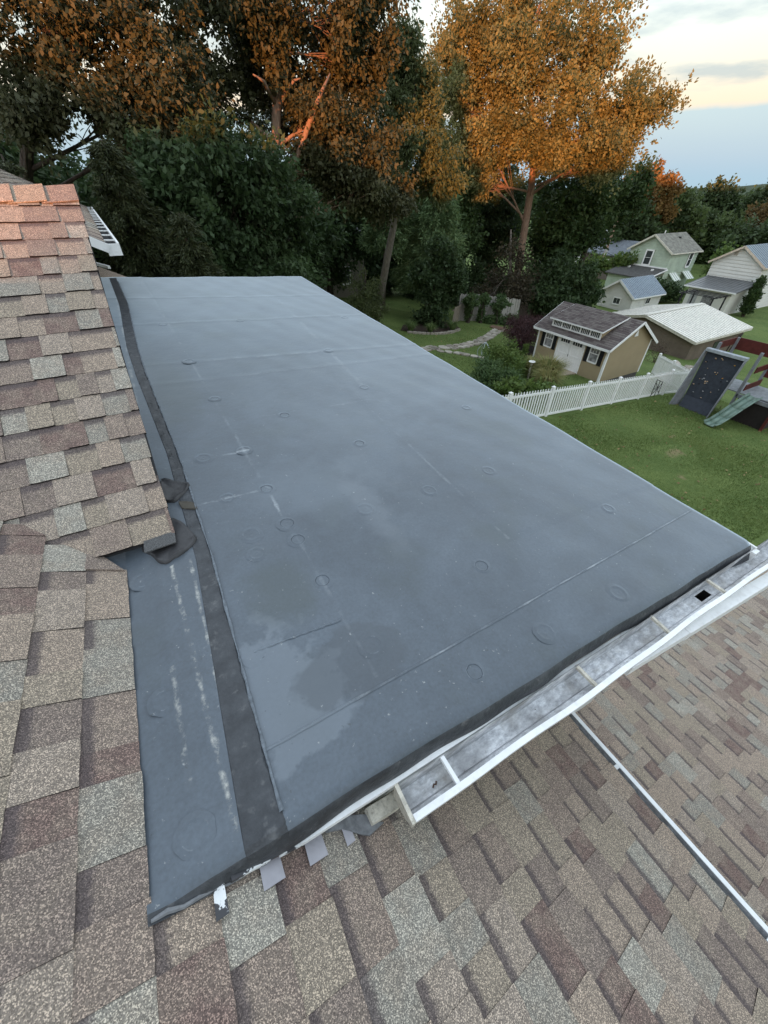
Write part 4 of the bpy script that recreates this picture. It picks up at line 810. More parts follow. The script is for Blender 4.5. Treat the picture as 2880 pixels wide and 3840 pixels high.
def white_house():
    zb = -11.25; g = empty('house', (65, 25.5, zb), 'white lap-sided house with a metal roof and a dark porch roof', 'house')
    wl = simple('white_lap_siding', (.70, .70, .66), .7, .3, 0, .8, .05); mr = simple('grey_metal_roof', (.20, .245, .28), .42, .5, .2, 1, .08); dk = simple('dark_metal_roof', (.115, .12, .125), .4, .5, .2, 1.5, .2)
    rf, (x0, x1, a, b, za, zr, Ym) = gable_box(g, 61.4, 72, 22.9, 28.2, zb, -6.55, -4.95, wl, mr, simple('cream_rake', (.62, .52, .42), .7), .35, .33, simple('white_lap_board', (.68, .68, .64), .7, .3, 0, 1.1, .07))
    ribs(rf, (x0 + .1, a, za), (x1, a, za), (x0 + .1, Ym, zr), (x1, Ym, zr), 24, .05, .04, mr)
    mb = MB(); mb.slab([(56.9, 22.4, -8.75), (61.36, 22.4, -8.1), (61.36, 28.0, -8.1), (56.9, 28.0, -8.75)], .1); pr = mb.build('porch_roof', dk, g)
    ribs(pr, (56.95, 22.45, -8.75), (56.95, 27.95, -8.75), (61.3, 22.45, -8.1), (61.3, 27.95, -8.1), 13, .05, .035, dk)
    mb = MB(); mb.box(57.4, 61.36, 22.95, 27.6, zb, -8.85); mb.build('porch_wall', wl, g)
    mb = MB(); mb.bar((56.86, 22.4, -8.82), (56.86, 28.0, -8.82), .08, .12); mb.build('porch_gutter', M['white2'], g)
    mb = MB(); mb.box(57.34, 57.4, 26.3, 27.1, -11.2, -9.3); mb.build('door', simple('grey_storm_door', (.40, .41, .42), .5), g)
    mb = MB(); mb.box(57.35, 57.4, 24.6, 25.7, -10.7, -9.5); mb.build('window', pane_pale, g)
    window(g, 'y', 22.80, 63.2, 63.9, -9.9, -9.0, .1); window(g, 'y', 22.80, 67.3, 68.2, -9.9, -8.7, .1)
    mb = MB(); mb.box(61.33, 61.37, 26.0, 26.35, -5.9, -5.5); mb.build('gable_vent', simple('vent_tan', (.40, .36, .3), .8), g)
white_house()
def pergola():
    p = empty('pergola', (54.8, 24.6, -11.2), 'thin black metal pergola standing by the white house', 'pergola'); bm = simple('black_metal', (.02, .018, .022), .5)
    for x, y in ((53.6, 22.9), (53.6, 26.2), (56.2, 22.9), (56.2, 26.2)): mb = MB(); mb.bar((x, y, -11.2), (x, y, -9.1), .12, .12); mb.build('post', bm, p)
    for y in (22.9, 26.2): mb = MB(); mb.bar((53.2, y, -9.05), (56.6, y, -9.05), .1, .1); mb.build('beam', bm, p)
    for k in range(5): x = 53.5 + k * .7; mb = MB(); mb.bar((x, 22.5, -8.97), (x, 26.6, -8.97), .07, .07); mb.build('rafter', bm, p)
pergola()
def grey_house():
    zb = -11.25; g = empty('house', (68.5, 47.5, zb), 'house with a long plain blue-grey roof behind the utility pole', 'house')
    wl = simple('brown_wall', (.16, .13, .11), .8); rf = simple('blue_grey_shingle', (.15, .165, .185), .9, .2, 0, 3, .25)
    mb = MB(); mb.box(65.3, 71.7, 42.6, 53, zb, -7.95); mb.build('wall', wl, g)
    mb = MB(); mb.slab([(64.9, 42.2, -7.9), (68.5, 42.2, -6.2), (68.5, 53.4, -6.2), (64.9, 53.4, -7.9)][::-1][::-1], .12); mb.slab([(68.5, 42.2, -6.2), (72.1, 42.2, -7.9), (72.1, 53.4, -7.9), (68.5, 53.4, -6.2)], .12); mb.build('roof', rf, g)
    mb = MB(); mb.add([(65.2, 42.5, -8.0), (71.8, 42.5, -8.0), (68.5, 42.5, -6.35)], [(0, 1, 2)]); mb.box(65.3, 71.7, 42.55, 42.6, zb, -8.0); mb.build('gable_wall', M['white2'], g)
    window(g, 'x', 65.28, 44.6, 46.4, -9.5, -8.6, .12)
    zb = -11.25; g = empty('house', (62.5, 52, zb), 'white gabled house half hidden behind the dark bush', 'house')
    gable_box(g, 60.8, 66, 49.2, 54.5, zb, -7.3, -5.4, M['white2'], rf, M['white2'], .3, .3)
    mb = MB(); mb.box(66.1, 71, 26.0, 31.0, zb, -8.1); w = empty('house', (80, 31, zb), 'small white house with a plain gable between the green and white houses', 'house'); bpy.data.objects.remove(mb.build('wall', M['white2']))
    gable_box(w, 76, 84, 28.5, 34.5, zb, -8.6, -7.0, M['white2'], rf, M['white2'], .3, .3); window(w, 'x', 75.9, 30.2, 31.2, -10.4, -9.2, .12)
grey_house()
def pole():
    p = empty('utility_pole', (61.4, 43, -11.2), 'leaning brown wooden utility pole with a street light', 'utility pole'); wd = simple('pole_wood', (.30, .20, .15), .9, .2, 0, 3, .2, stretch=(8, 8, .5)); mt = simple('galvanised_arm', (.55, .56, .57), .4, .5, .4)
    top = (61.9, 42.9, -2.6)
    mb = MB(); mb.tube([(61.4, 43, -11.3), (61.65, 42.95, -7), top], [.22, .18, .14], 10); mb.build('shaft', wd, p)
    mb = MB(); mb.tube([(61.72, 42.95, -5.3), (61.2, 43.5, -4.7), (60.6, 44.3, -4.5), (60.2, 44.9, -4.55)], .05, 6); mb.build('lamp_arm', mt, p)
    mb = MB(); mb.tube([(60.35, 44.65, -4.55), (60.1, 45.05, -4.62), (59.9, 45.35, -4.68)], [.08, .17, .08], 8); mb.build('lamp_head', mt, p)
    mb = MB(); mb.bar((61.6, 42.5, -3.6), (62.1, 43.3, -3.6), .1, .1); mb.build('crossarm', wd, p)
    mb = MB(); mb.tube([(61.55, 42.8, -7.6), (61.55, 42.8, -6.9)], .2, 10); mb.build('transformer', mt, p)
    for k, (q0, q1, sag) in enumerate((((61.9, 42.9, -3.6), (48, 75, -2.5), 1.2), ((61.9, 42.9, -3.6), (100, 34, -4), 1.0), ((61.7, 42.9, -7.2), (60.4, 38.3, -7.2), .3), ((61.7, 43, -7.2), (50, 66, -6.0), .9))):
        q0, q1 = Vector(q0), Vector(q1); mb = MB(); mb.tube([q0.lerp(q1, t / 12) - Vector((0, 0, sag * 4 * (t / 12) * (1 - t / 12))) for t in range(13)], .014 if k < 2 else .03, 5); mb.build('wire', M['black'], p)
pole()
def plain_building():
    b = empty('house', (16, 37, ground_z(16)), 'beige rendered building half hidden behind the trees', 'house'); st = simple('beige_render', (.20, .185, .15), .9, .2, 0, 1, .1)
    z0 = ground_z(14.5); mb = MB(); mb.box(9, 17.4, 34.2, 42, z0 - .5, -3.3); mb.build('wall', st, b)
    mb = MB(); mb.slab([(8.6, 33.7, -3.4), (17.8, 33.7, -3.4), (17.8, 38, -2.0), (8.6, 38, -2.0)], .2); mb.build('roof', simple('grey_roof', (.10, .10, .105), .9), b)
    window(b, 'y', 34.18, 15.1, 16.0, -6.3, -5.2, .1, True, glass, 2)
plain_building()

# ------------------------------------------------------------------ play set
def playset():
    P = empty('play_set', (22, 6.8, ground_z(22)), 'wooden play tower with dark climbing wall, green slide and dark red panels', 'play set')
    slate = simple('dark_slate_board', (.036, .042, .055), .75, .3, 0, 8, .2, 60, .2); grey = simple('weathered_grey_wood', (.19, .20, .215), .9, .2, 0, 5, .25, 30, .3); red = simple('dark_red_plank', (.085, .018, .014), .7, .3, 0, 6, .25)
    zt, zb = -5.52, -8.0
    cw = bpy.data.objects.new('climbing_wall', None); COL.objects.link(cw); attach(cw, P)
    # leaning panel: base at X=21.0, top at X=21.45
    bl, br, tl, tr = Vector((21.05, 8.20, zb + .05)), Vector((20.98, 6.88, zb + .05)), Vector((21.35, 8.34, zt)), Vector((21.35, 6.82, zt))
    n = (br - bl).cross(tl - bl).normalized(); n = n if n.x < 0 else -n
    mb = MB(); mb.hexa([bl, br, br - n * .05, bl - n * .05, tl, tr, tr - n * .05, tl - n * .05]); mb.build('panel', slate, cw)
    kb0, kb1 = Vector((20.78, 8.12, zb)), Vector((20.70, 6.86, zb)); mb = MB(); t0, t1 = bl.lerp(tl, .2), br.lerp(tr, .2)
    mb.hexa([kb0, kb1, kb1 - n * .05, kb0 - n * .05, t0 + n * .02, t1 + n * .02, t1 - n * .03, t0 - n * .03]); mb.build('kick_board', slate, cw)
    cols = [(simple('hold_tan', (.42, .30, .2), .6), 14), (simple('hold_orange', (.50, .26, .05), .6), 3), (simple('hold_grey', (.30, .31, .32), .6), 8), (blackp, 4)]; rnd = random.Random(12)
    for mt, k in cols:
        for _ in range(k):
            s, t = rnd.uniform(.08, .92), rnd.uniform(.22, .95); c = bl.lerp(br, s).lerp(tl.lerp(tr, s), t) + n * .012; r = rnd.uniform(.020, .038); mb = MB()
            a = (br - bl).normalized(); b = n.cross(a); m = 7; v = [c + (a * math.cos(6.283 * i / m) * r * 1.2 + b * math.sin(6.283 * i / m) * r * rnd.uniform(.6, 1)) for i in range(m)]; v2 = [c + (p - c) * .55 + n * r * .8 for p in v]
            mb.add(v + v2, [tuple(range(m, 2 * m)), tuple(range(m - 1, -1, -1))] + [(i, (i + 1) % m, m + (i + 1) % m, m + i) for i in range(m)]); mb.build('hold', mt, cw)
    mb = MB(); mb.bar(tl + n * .03 + Vector((0, .05, .05)), tr + n * .03 + Vector((0, -.05, .05)), .22, .12); mb.build('top_board', simple('pale_grey_board', (.30, .33, .36), .8), cw)
    for s in (0, 1):
        a = (bl, br)[s]; b = (tl, tr)[s]; o = Vector((0, .14 if s == 0 else -.10, 0)); mb = MB()
        q0 = Vector((20.45, a.y + o.y * 1.4, zb)); mb.hexa([a + o * .2, q0, q0 + o * .3, a + o * .5, b + o * .1, b + o * .1 + n * .16, b + o * .5 + n * .16, b + o * .5]); mb.build('side_board', grey, cw)
    # tower posts and deck
    for x, y in ((21.55, 8.1), (21.55, 6.5), (23.1, 8.1), (23.1, 6.5), (21.5, 5.0), (23.1, 5.0)):
        mb = MB(); top = -5.15 if y > 6 else (-6.0 if x < 22 else -5.9); mb.bar((x, y, ground_z(x) - .1), (x, y, top), .1, .1); mb.build('post', grey if y > 6 else red, P)
    for k in range(11):
        x = 21.6 + k * .145; mb = MB(); mb.box(x, x + .135, 4.95, 8.1, -6.86, -6.82); mb.build('deck_board', simple('deck_grey', (.22, .235, .245), .85) if k == 0 else bpy.data.materials['deck_grey'], P)
    mb = MB(); mb.box(21.5, 21.56, 4.9, 6.5, -7.02, -6.87); mb.box(21.5, 23.15, 4.9, 4.96, -7.02, -6.87); mb.build('deck_joist', grey, P)
    for (a, b, z0, z1) in (((23.15, 8.15), (23.15, 4.95), -5.65, -5.15), ((21.6, 8.16), (23.15, 8.16), -5.45, -5.15), ((23.1, 6.45), (23.1, 5.0), -6.4, -5.7), ((21.7, 6.42), (23.1, 6.42), -6.0, -5.75), ((21.7, 6.42), (23.1, 6.42), -6.75, -6.5), ((21.62, 4.98), (21.62, 4.99), -6.8, -6.0)):
        mb = MB(); zz = (z0 + z1) / 2; mb.bar((a[0], a[1], zz), (b[0], b[1], zz), .04, z1 - z0); mb.build('panel_board', red, P)
    mb = MB(); mb.bar((21.55, 5.0, -6.85), (21.5, 5.02, -5.95), .09, .09); mb.bar((21.5, 5.02, -5.97), (23.1, 5.0, -5.95), .09, .09); mb.build('handrail', red, P)
    mb = MB(); mb.box(21.6, 23.0, 5.05, 6.4, ground_z(22) - .1, -7.05); mb.build('under_box', simple('dark_storage', (.02, .016, .015), .9), P)
    mb = MB(); mb.box(24.4, 24.46, 3.6, 6.3, ground_z(24.4) - .1, ground_z(24.4) + 1.25); mb.build('white_panel', M['white2'], P)
    # slide
    sg = simple('faded_green_plastic', (.14, .205, .165), .45, .5, 0, 3, .15, 40, .05); path = [(21.5, 5.85, -6.80), (21.2, 5.88, -6.90), (20.7, 5.98, -7.20), (20.2, 6.07, -7.52), (19.8, 6.14, -7.72), (19.5, 6.19, -7.76)]
    mb = MB(); hw = .24
    prof = [(-hw - .04, .10), (-hw, .12), (-hw + .03, .02), (0, -.01), (hw - .03, .02), (hw, .12), (hw + .04, .10)]; V = []
    for i, p in enumerate(path):
        a, b = Vector(path[max(0, i - 1)]), Vector(path[min(len(path) - 1, i + 1)]); d = (b - a).normalized(); r = d.cross(Vector((0, 0, 1))).normalized(); u = r.cross(d)
        V.append([Vector(p) + r * q + u * h for q, h in prof])
    for i in range(len(path) - 1):
        for k in range(6): mb.quad(V[i][k], V[i + 1][k], V[i + 1][k + 1], V[i][k + 1])
    o = mb.build('slide', sg, P, True); md = o.modifiers.new('thick', 'SOLIDIFY'); md.thickness = .02
playset()

# ------------------------------------------------------------------ paths, beds, old wooden fences
stone = simple('flagstone', (.27, .24, .20), .9, .2, 0, 5, .3, 50, .4); stone2 = simple('pale_flagstone', (.36, .33, .28), .9, .2, 0, 5, .2, 50, .4)
def stones(name, label, pts, w, n_across, seed):
    root = empty(name, (pts[0][0], pts[0][1], ground_z(pts[0][0])), label, 'path'); rd = random.Random(seed); P = [Vector((a, b, 0)) for a, b in pts]; acc = 0
    for a, b in zip(P, P[1:]):
        L = (b - a).length; t = (b - a) / L; r = Vector((t.y, -t.x, 0)); s = 0
        while s < L:
            l = rd.uniform(.38, .75)
            k = n_across if rd.random() < .6 else max(1, n_across - 1)
            for q in range(k):
                c = a + t * (s + l / 2) + r * (w * ((q + .5) / k - .5) + rd.uniform(-.03, .03)); m = 7; rx, ry = l * .47, w / k * .47; poly = []
                for i in range(m):
                    an = 6.283 * i / m + rd.uniform(-.25, .25); e = (abs(math.cos(an)) ** 4 + abs(math.sin(an)) ** 4) ** -.25; p = c + t * (math.cos(an) * rx * e) + r * (math.sin(an) * ry * e); poly.append((p.x, p.y))
                poly = poly[::-1]
                mb = MB(); mb.prism(poly, lambda x, y: ground_z(x) - .03, lambda x, y: ground_z(x) + .055); mb.build('stone', stone if rd.random() < .6 else stone2, root)
            s += l
path_a = [(12.6, 18.6), (13.8, 18.95), (15.2, 18.9), (16.6, 19.1), (18.0, 19.6), (19.8, 20.6), (21.3, 21.6), (22.8, 22.6)]
stones('stone_path', 'winding flagstone path curving towards the ivy-covered fence', path_a, .78, 2, 3)
stones('stone_path', 'narrow flagstone path branching off towards the flower bed', [(13.9, 18.4), (15.0, 17.75), (15.7, 16.9), (16.2, 16.1), (16.9, 15.2)], .5, 1, 4)
mb = MB(); pts = [(15.0, 22.3), (15.9, 21.8), (17.0, 21.9), (18.1, 22.3), (19.3, 23.1), (19.9, 24.8), (17.5, 25.5), (15.2, 24.2), (14.3, 23.0)]
mb.prism(pts, lambda x, y: ground_z(x) - .1, lambda x, y: ground_z(x) + .05); o = mb.build('flower_bed', simple('mulch', (.035, .024, .018), .95, .2, 0, 10, .4, 40, .6)); tag(o, 'dark mulch bed under the ivy-covered tree', 'flower bed')
bed = empty('stone_edging', (16, 21.8, ground_z(16)), 'low rough stone edging in front of the ivy bed', 'edging')
for k in range(16):
    t = k / 15; x = 14.6 + 4.2 * t; y = 22.35 - .9 * math.sin(math.pi * min(1, t * 1.5) * .5) + 1.1 * t * t; mb = MB(); s = RNG.uniform(.10, .17)
    mb.prism([(x + s * 1.3 * math.cos(6.283 * i / 6 + .3), y + s * math.sin(6.283 * i / 6 + .3)) for i in range(6)], lambda a, b: ground_z(a) - .05, lambda a, b: ground_z(a) + .12); mb.build('stone', stone, bed)
mb = MB(); mb.prism([(20.0 + 1.5 * math.cos(a), 17.6 + 1.3 * math.sin(a)) for a in [6.283 * i / 14 for i in range(14)]], lambda x, y: ground_z(x) - .1, lambda x, y: ground_z(x) + .06); o = mb.build('flower_bed', simple('dark_mulch', (.022, .016, .013), .95, .2, 0, 10, .4, 40, .6)); tag(o, 'round dark mulch bed under the purple maple', 'flower bed')
mb = MB(); mb.prism([(22.3, 22.0), (23.4, 22.2), (24.0, 23.4), (23.3, 24.0), (22.3, 23.2)], lambda x, y: ground_z(x) - .1, lambda x, y: ground_z(x) + .055); o = mb.build('flower_bed', simple('red_brown_mulch', (.12, .07, .045), .95)); tag(o, 'patch of reddish mulch at the far end of the stone path', 'flower bed')
def board_fence(name, label, a, b, h, mat, wid, n, lean=0.0, seed=1):
    A, B = Vector((a[0], a[1], 0)), Vector((b[0], b[1], 0)); root = empty(name, (a[0], a[1], ground_z(a[0])), label, 'fence'); rd = random.Random(seed); d = (B - A); u = d.normalized(); r = Vector((u.y, -u.x, 0))
    me_ = MB(); me_.add([(-.5, -.011, 0), (.5, -.011, 0), (.5, .011, 0), (-.5, .011, 0), (-.5, -.011, 1), (.5, -.011, 1), (.5, .011, 1), (-.5, .011, 1)], [(3, 2, 1, 0), (4, 5, 6, 7), (0, 1, 5, 4), (1, 2, 6, 5), (2, 3, 7, 6), (3, 0, 4, 7)])
    me = bpy.data.meshes.new('board'); me.from_pydata(me_.v, [], me_.f); me.materials.append(mat)
    for k in range(n):
        p = A + d * ((k + .5) / n); z = ground_z(p.x); o = link('board', me, root); o.location = (p.x, p.y, z); o.rotation_euler = (rd.uniform(-.02, .02) + lean, rd.uniform(-.015, .015), math.atan2(u.y, u.x)); o.scale = (wid, 1, h * rd.uniform(.96, 1.02))
    for hz in (.2, .8):
        mb = MB(); mb.bar(A + Vector((0, 0, ground_z(a[0]) + h * hz)) - r * .03, B + Vector((0, 0, ground_z(b[0]) + h * hz)) - r * .03, .04, .09); mb.build('rail', mat, root)
gw = simple('silvered_fence_wood', (.30, .285, .26), .9, .2, 0, 4, .25, 40, .3, stretch=(6, 6, .6)); bw = simple('dark_brown_fence_wood', (.045, .034, .028), .9, .2, 0, 4, .3, 40, .3, stretch=(6, 6, .6))
board_fence('board_fence', 'silvery grey board fence behind the clipped ivy bushes', (20.7, 25.2), (27.6, 25.6), 1.85, gw, .135, 50, 0, 2)
board_fence('board_fence', 'dark brown board fence between grey fence and shed', (27.7, 25.6), (36.6, 27.6), 1.5, bw, .15, 56, 0, 3)
board_fence('board_fence', 'old leaning slatted fence by the ivy trunk', (19.2, 23.9), (20.6, 24.9), 1.25, simple('old_slats', (.25, .21, .17), .9), .055, 17, .08, 5)

# ------------------------------------------------------------------ vegetation
def leaf_mat(name, cols, trans=0.35, rough=0.6):
    b = NB(name); a = b.n('ShaderNodeAttribute', attribute_name='rnd')
    c = b.ramp(a.outputs['Fac'], [(i / max(1, len(cols) - 1), q) for i, q in enumerate(cols)])
    p = b.bsdf(c, rough, 0.35); tr = b.n('ShaderNodeBsdfTranslucent'); b.put(tr.inputs[0], b.mix(0.5, c, (0.16, 0.18, 0.03), 'ADD') if False else c)
    mx = b.n('ShaderNodeMixShader'); mx.inputs[0].default_value = trans; b.t.links.new(p.outputs[0], mx.inputs[1]); b.t.links.new(tr.outputs[0], mx.inputs[2]); b.t.links.new(mx.outputs[0], b.out.inputs[0]); return b.mat
def bark(name, col): return simple(name, col, .95, .2, 0, 5, .35, 30, .7, stretch=(3, 3, .8))
NR = np.random.default_rng(11)
def unit(a): return a / np.maximum(np.linalg.norm(a, axis=-1, keepdims=True), 1e-9)
def leaf_mesh(name, pos, dirs, L, Wd, mat, rnd, parent, sizej=.5, flat=0.0):
    n = len(pos); d = unit(dirs); s = NR.normal(size=(n, 3)); s[:, 2] *= (1 - flat); side = unit(np.cross(d, s)) if flat == 0 else unit(np.cross(d, np.array([0, 0, 1.]) + .5 * NR.normal(size=(n, 3))))
    nr = np.cross(side, d); l = (L * (1 + sizej * NR.uniform(-1, 1, n)))[:, None]; w = l * (Wd / L) / 2
    V = np.stack([pos, pos + d * l * .42 + side * w + nr * w * .35, pos + d * l, pos + d * l * .42 - side * w + nr * w * .35], 1).reshape(-1, 3)
    me = bpy.data.meshes.new(name); me.vertices.add(4 * n); me.vertices.foreach_set('co', V.astype(np.float32).ravel())
    me.loops.add(4 * n); me.loops.foreach_set('vertex_index', np.arange(4 * n, dtype=np.int32)); me.polygons.add(n); me.polygons.foreach_set('loop_start', np.arange(0, 4 * n, 4, dtype=np.int32))
    try: me.polygons.foreach_set('loop_total', np.full(n, 4, dtype=np.int32))
    except Exception: pass
    me.attributes.new('rnd', 'FLOAT', 'FACE').data.foreach_set('value', np.clip(rnd, 0, 1).astype(np.float32)); me.materials.append(mat); me.update(calc_edges=True); me.validate()
    return link(name, me, parent)
def crown_points(ells, clumps, tips, csize, shell=.45):
    """clump centres through each ellipsoid, twig tips round each clump"""
    C = []; T = []; O = []; Rn = []
    for (x, y, z, rw, rh) in ells:
        k = max(3, int(clumps)); u = unit(NR.normal(size=(k, 3))); r = NR.uniform(shell, 1.0, (k, 1)); c = np.array([x, y, z]) + u * r * np.array([rw, rw * .9, rh])
        for j in range(k):
            cs = csize * NR.uniform(.6, 1.3); ax = unit(c[j] - np.array([x, y, z - rh * .6]) + NR.normal(size=3) * .25); t = c[j] + ax * (NR.uniform(-.6, 1.3, (tips, 1)) * cs * 1.25) + NR.normal(size=(tips, 3)) * cs * np.array([.5, .5, .38]); T.append(t); O.append(unit(t - np.array([x, y, z - rh])));  Rn.append(np.full(tips, NR.uniform(0, 1)))
        C.append(c)
    return C, np.concatenate(T), np.concatenate(O), np.concatenate(Rn)
def curve(a, b, sag, k=6):
    a, b = Vector(a), Vector(b); m = a.lerp(b, .5) + Vector(sag); return [a * (1 - t) ** 2 + m * 2 * t * (1 - t) + b * t * t for t in [i / k for i in range(k + 1)]]
def tree(name, label, trunk, rad, ells, mat, bmat, leaf=(.18, .08), clumps=14, tips=12, per=16, csize=.5, spread=.16, droop=.8, twigs=True, group=None, limbs=None, shell=.45, base=None, fork=.45):
    base = base or trunk[0]; root = empty(name, base, label, 'tree', group)
    mb = MB(); mb.tube(trunk, rad, 10); mb.build('trunk', bmat, root, True)
    tp = [Vector(p) for p in trunk]
    C, T, O, Rn = crown_points(ells, clumps, tips, csize, shell)
    for i, (x, y, z, rw, rh) in enumerate(ells):
        e = Vector((x, y, z)); cand = [p for p in tp[1:] if p.z < z + .2] or tp[1:]; st = min(cand, key=lambda p: (p - e).length + abs(p.z - z) * .3); r0 = rad[min(len(rad) - 1, tp.index(st))] * fork; ix = tp.index(st); st = st.lerp(tp[max(1, ix - 1)], NR.uniform(0, .8))
        pts = curve(st, e, (NR.uniform(-.3, .3), NR.uniform(-.3, .3), rh * .25)); mb = MB(); mb.tube(pts, [r0 * (1 - .75 * k / 6) for k in range(7)], 7); mb.build('limb', bmat, root, True)
        if twigs:
            mb = MB()
            for c in C[i]: mb.tube(curve(pts[NR.integers(2, 7)], c, NR.normal(size=3) * .12, 4), [r0 * .22, r0 * .18, r0 * .14, r0 * .1, r0 * .04], 4, 0, False)
            mb.build('twigs', bmat, root)
    if limbs:
        for pts, rr in limbs: mb = MB(); mb.tube(pts, rr, 7); mb.build('limb', bmat, root, True)
    n = len(T); pos = np.repeat(T, per, 0) + NR.normal(size=(n * per, 3)) * spread; out_ = np.repeat(O, per, 0); rn = np.repeat(Rn, per)
    d = out_ * .6 + NR.normal(size=(n * per, 3)) * .6 + np.array([0, 0, -droop]); rr = rn * .55 + NR.uniform(0, .45, n * per)
    o = leaf_mesh('crown', pos, d, leaf[0], leaf[1], mat, rr, root); return root
g_dark = leaf_mat('leaf_dark_green', [(.027, .050, .019), (.044, .076, .028), (.068, .106, .040)])
g_oak = leaf_mat('leaf_oak', [(.042, .048, .021), (.062, .066, .028), (.092, .092, .040)], .3)
g_maple = leaf_mat('leaf_maple', [(.100, .105, .040), (.175, .175, .066), (.29, .275, .105)], .42)
g_hick = leaf_mat('leaf_hickory', [(.060, .080, .030), (.085, .108, .040), (.12, .142, .055)], .35)
g_mid = leaf_mat('leaf_mid_green', [(.030, .055, .018), (.048, .085, .026), (.075, .115, .036)])
g_pine = leaf_mat('pine_needles', [(.075, .125, .052), (.13, .20, .08), (.20, .28, .12)], .2)
g_spruce = leaf_mat('spruce_needles', [(.022, .030, .010), (.034, .044, .014), (.055, .062, .020)], .15)
g_lime = leaf_mat('leaf_lime', [(.07, .12, .03), (.11, .17, .04), (.16, .21, .06)])
g_purple = leaf_mat('leaf_purple', [(.036, .018, .020), (.062, .028, .030), (.095, .044, .042)])
g_yel = leaf_mat('grass_blades', [(.11, .14, .035), (.21, .21, .065), (.34, .29, .12)])
g_ivy = leaf_mat('leaf_ivy', [(.045, .085, .03), (.075, .125, .045), (.115, .17, .06)])
b_red = bark('bark_brown', (.22, .15, .11)); b_dark = bark('bark_dark', (.06, .048, .04)); b_grey = bark('bark_grey', (.16, .14, .12))
tree('maple_tree', 'tall maple with a broad sunlit orange crown right of centre', [(31.2, 29.6, -9.9), (31.0, 29.8, -7.0), (30.9, 29.9, -3.6), (30.8, 30.0, 0), (30.6, 30.2, 2.5), (29.9, 30.9, 4.9), (29.2, 31.5, 6.6), (29.6, 31.2, 9.5)], [.52, .37, .32, .29, .25, .20, .15, .09],
     [(30.3, 30.5, 8.1, 4.4, 2.2), (26.6, 32.5, 6.2, 2.6, 1.8), (25.6, 32.2, 4.0, 2.9, 1.9), (33.0, 27.5, 5.3, 2.8, 2.0), (29.5, 28.8, 4.3, 3.4, 1.9), (33.9, 26.1, 3.2, 2.1, 1.2), (24.4, 31.9, 1.6, 2.2, 1.3), (30.4, 31.0, 10.6, 3.6, 2.0), (28.0, 32.6, 8.4, 2.6, 1.6), (32.6, 29.1, 7.6, 2.4, 1.6), (32.0, 27.7, 2.4, 2.4, 1.0), (35.0, 25.4, 4.1, 1.5, .8), (27.5, 30.8, 6.0, 2.6, 1.8), (25.0, 31.2, .2, 1.5, .9), (30.0, 28.6, 2.0, 1.6, .8), (33.6, 26.6, 1.6, 1.6, .8), (26.6, 31.0, 2.2, 2.1, 1.2), (28.2, 30.2, 3.0, 2.0, 1.0), (24.4, 33.6, 5.4, 2.0, 1.5), (25.4, 33.4, 7.6, 1.8, 1.3)],
     g_maple, b_red, (.19, .12), 20, 20, 17, .80, .17, .12, True, None, [([(30.85, 29.95, 1.2), (31.6, 29.2, 2.2), (32.8, 28.0, 2.7), (34.0, 27.0, 2.8)], [.22, .18, .13, .07]), ([(30.8, 30, -.6), (31.5, 29.2, .2), (32.3, 28.4, .7)], [.12, .09, .05])], .6, None, .3)
tree('oak_tree', 'big oak with drooping brownish leaves and sunlit red branches', [(5.0, 19.9, -6.4), (5.26, 19.81, -2.83), (5.64, 19.71, -1.32), (6.08, 19.58, .35), (6.38, 19.48, 1.62), (6.59, 19.41, 2.63), (6.47, 19.45, 3.43), (6.2, 19.54, 4.21), (6.3, 19.6, 6)], [.30, .23, .21, .19, .17, .15, .12, .09, .05],
     [(8.7, 19.6, 4.2, 1.9, 1.0), (6.4, 20.3, 3.3, 1.5, .9), (10.2, 19.9, 3.4, 1.1, 1.2), (8.4, 19.2, 2.0, 1.4, .75), (10.6, 19.7, 5.6, 1.4, 1.1), (5.4, 19.8, 4.3, 1.6, .9), (9.9, 19.0, 1.0, 1.3, .8), (7.3, 20.2, 5.8, 2.6, .9), (9.2, 21.5, 3.4, 2.0, 1.3), (7.6, 21.8, 2.2, 2.0, 1.2), (10.0, 21.2, 1.2, 1.5, 1.0), (4.6, 20.8, 2.4, 1.3, .8), (9.3, 18.6, -.1, 1.4, .6), (10.8, 19.3, -.4, 1.2, .6), (8.2, 18.9, .6, 1.1, .5)],
     g_oak, b_red, (.15, .085), 21, 18, 18, .36, .15, .75, True, None, [([(6.1, 19.5, .2), (6.96, 19.2, .75), (7.37, 18.8, 1.62), (7.77, 18.5, 2.37), (8.3, 18.6, 3.0)], [.14, .12, .10, .07, .03]), ([(6.5, 19.45, 2.0), (6.79, 19.2, 2.51), (7.1, 19.0, 2.8), (7.3, 18.9, 2.85)], [.09, .07, .04, .02]), ([(6.45, 19.4, 2.2), (6.0, 19.0, 2.7), (5.6, 18.8, 2.8)], [.07, .05, .02]), ([(8.6, 18.3, -.6), (9.0, 18.2, .1), (9.4, 18.1, .8)], [.07, .05, .02])], .5)
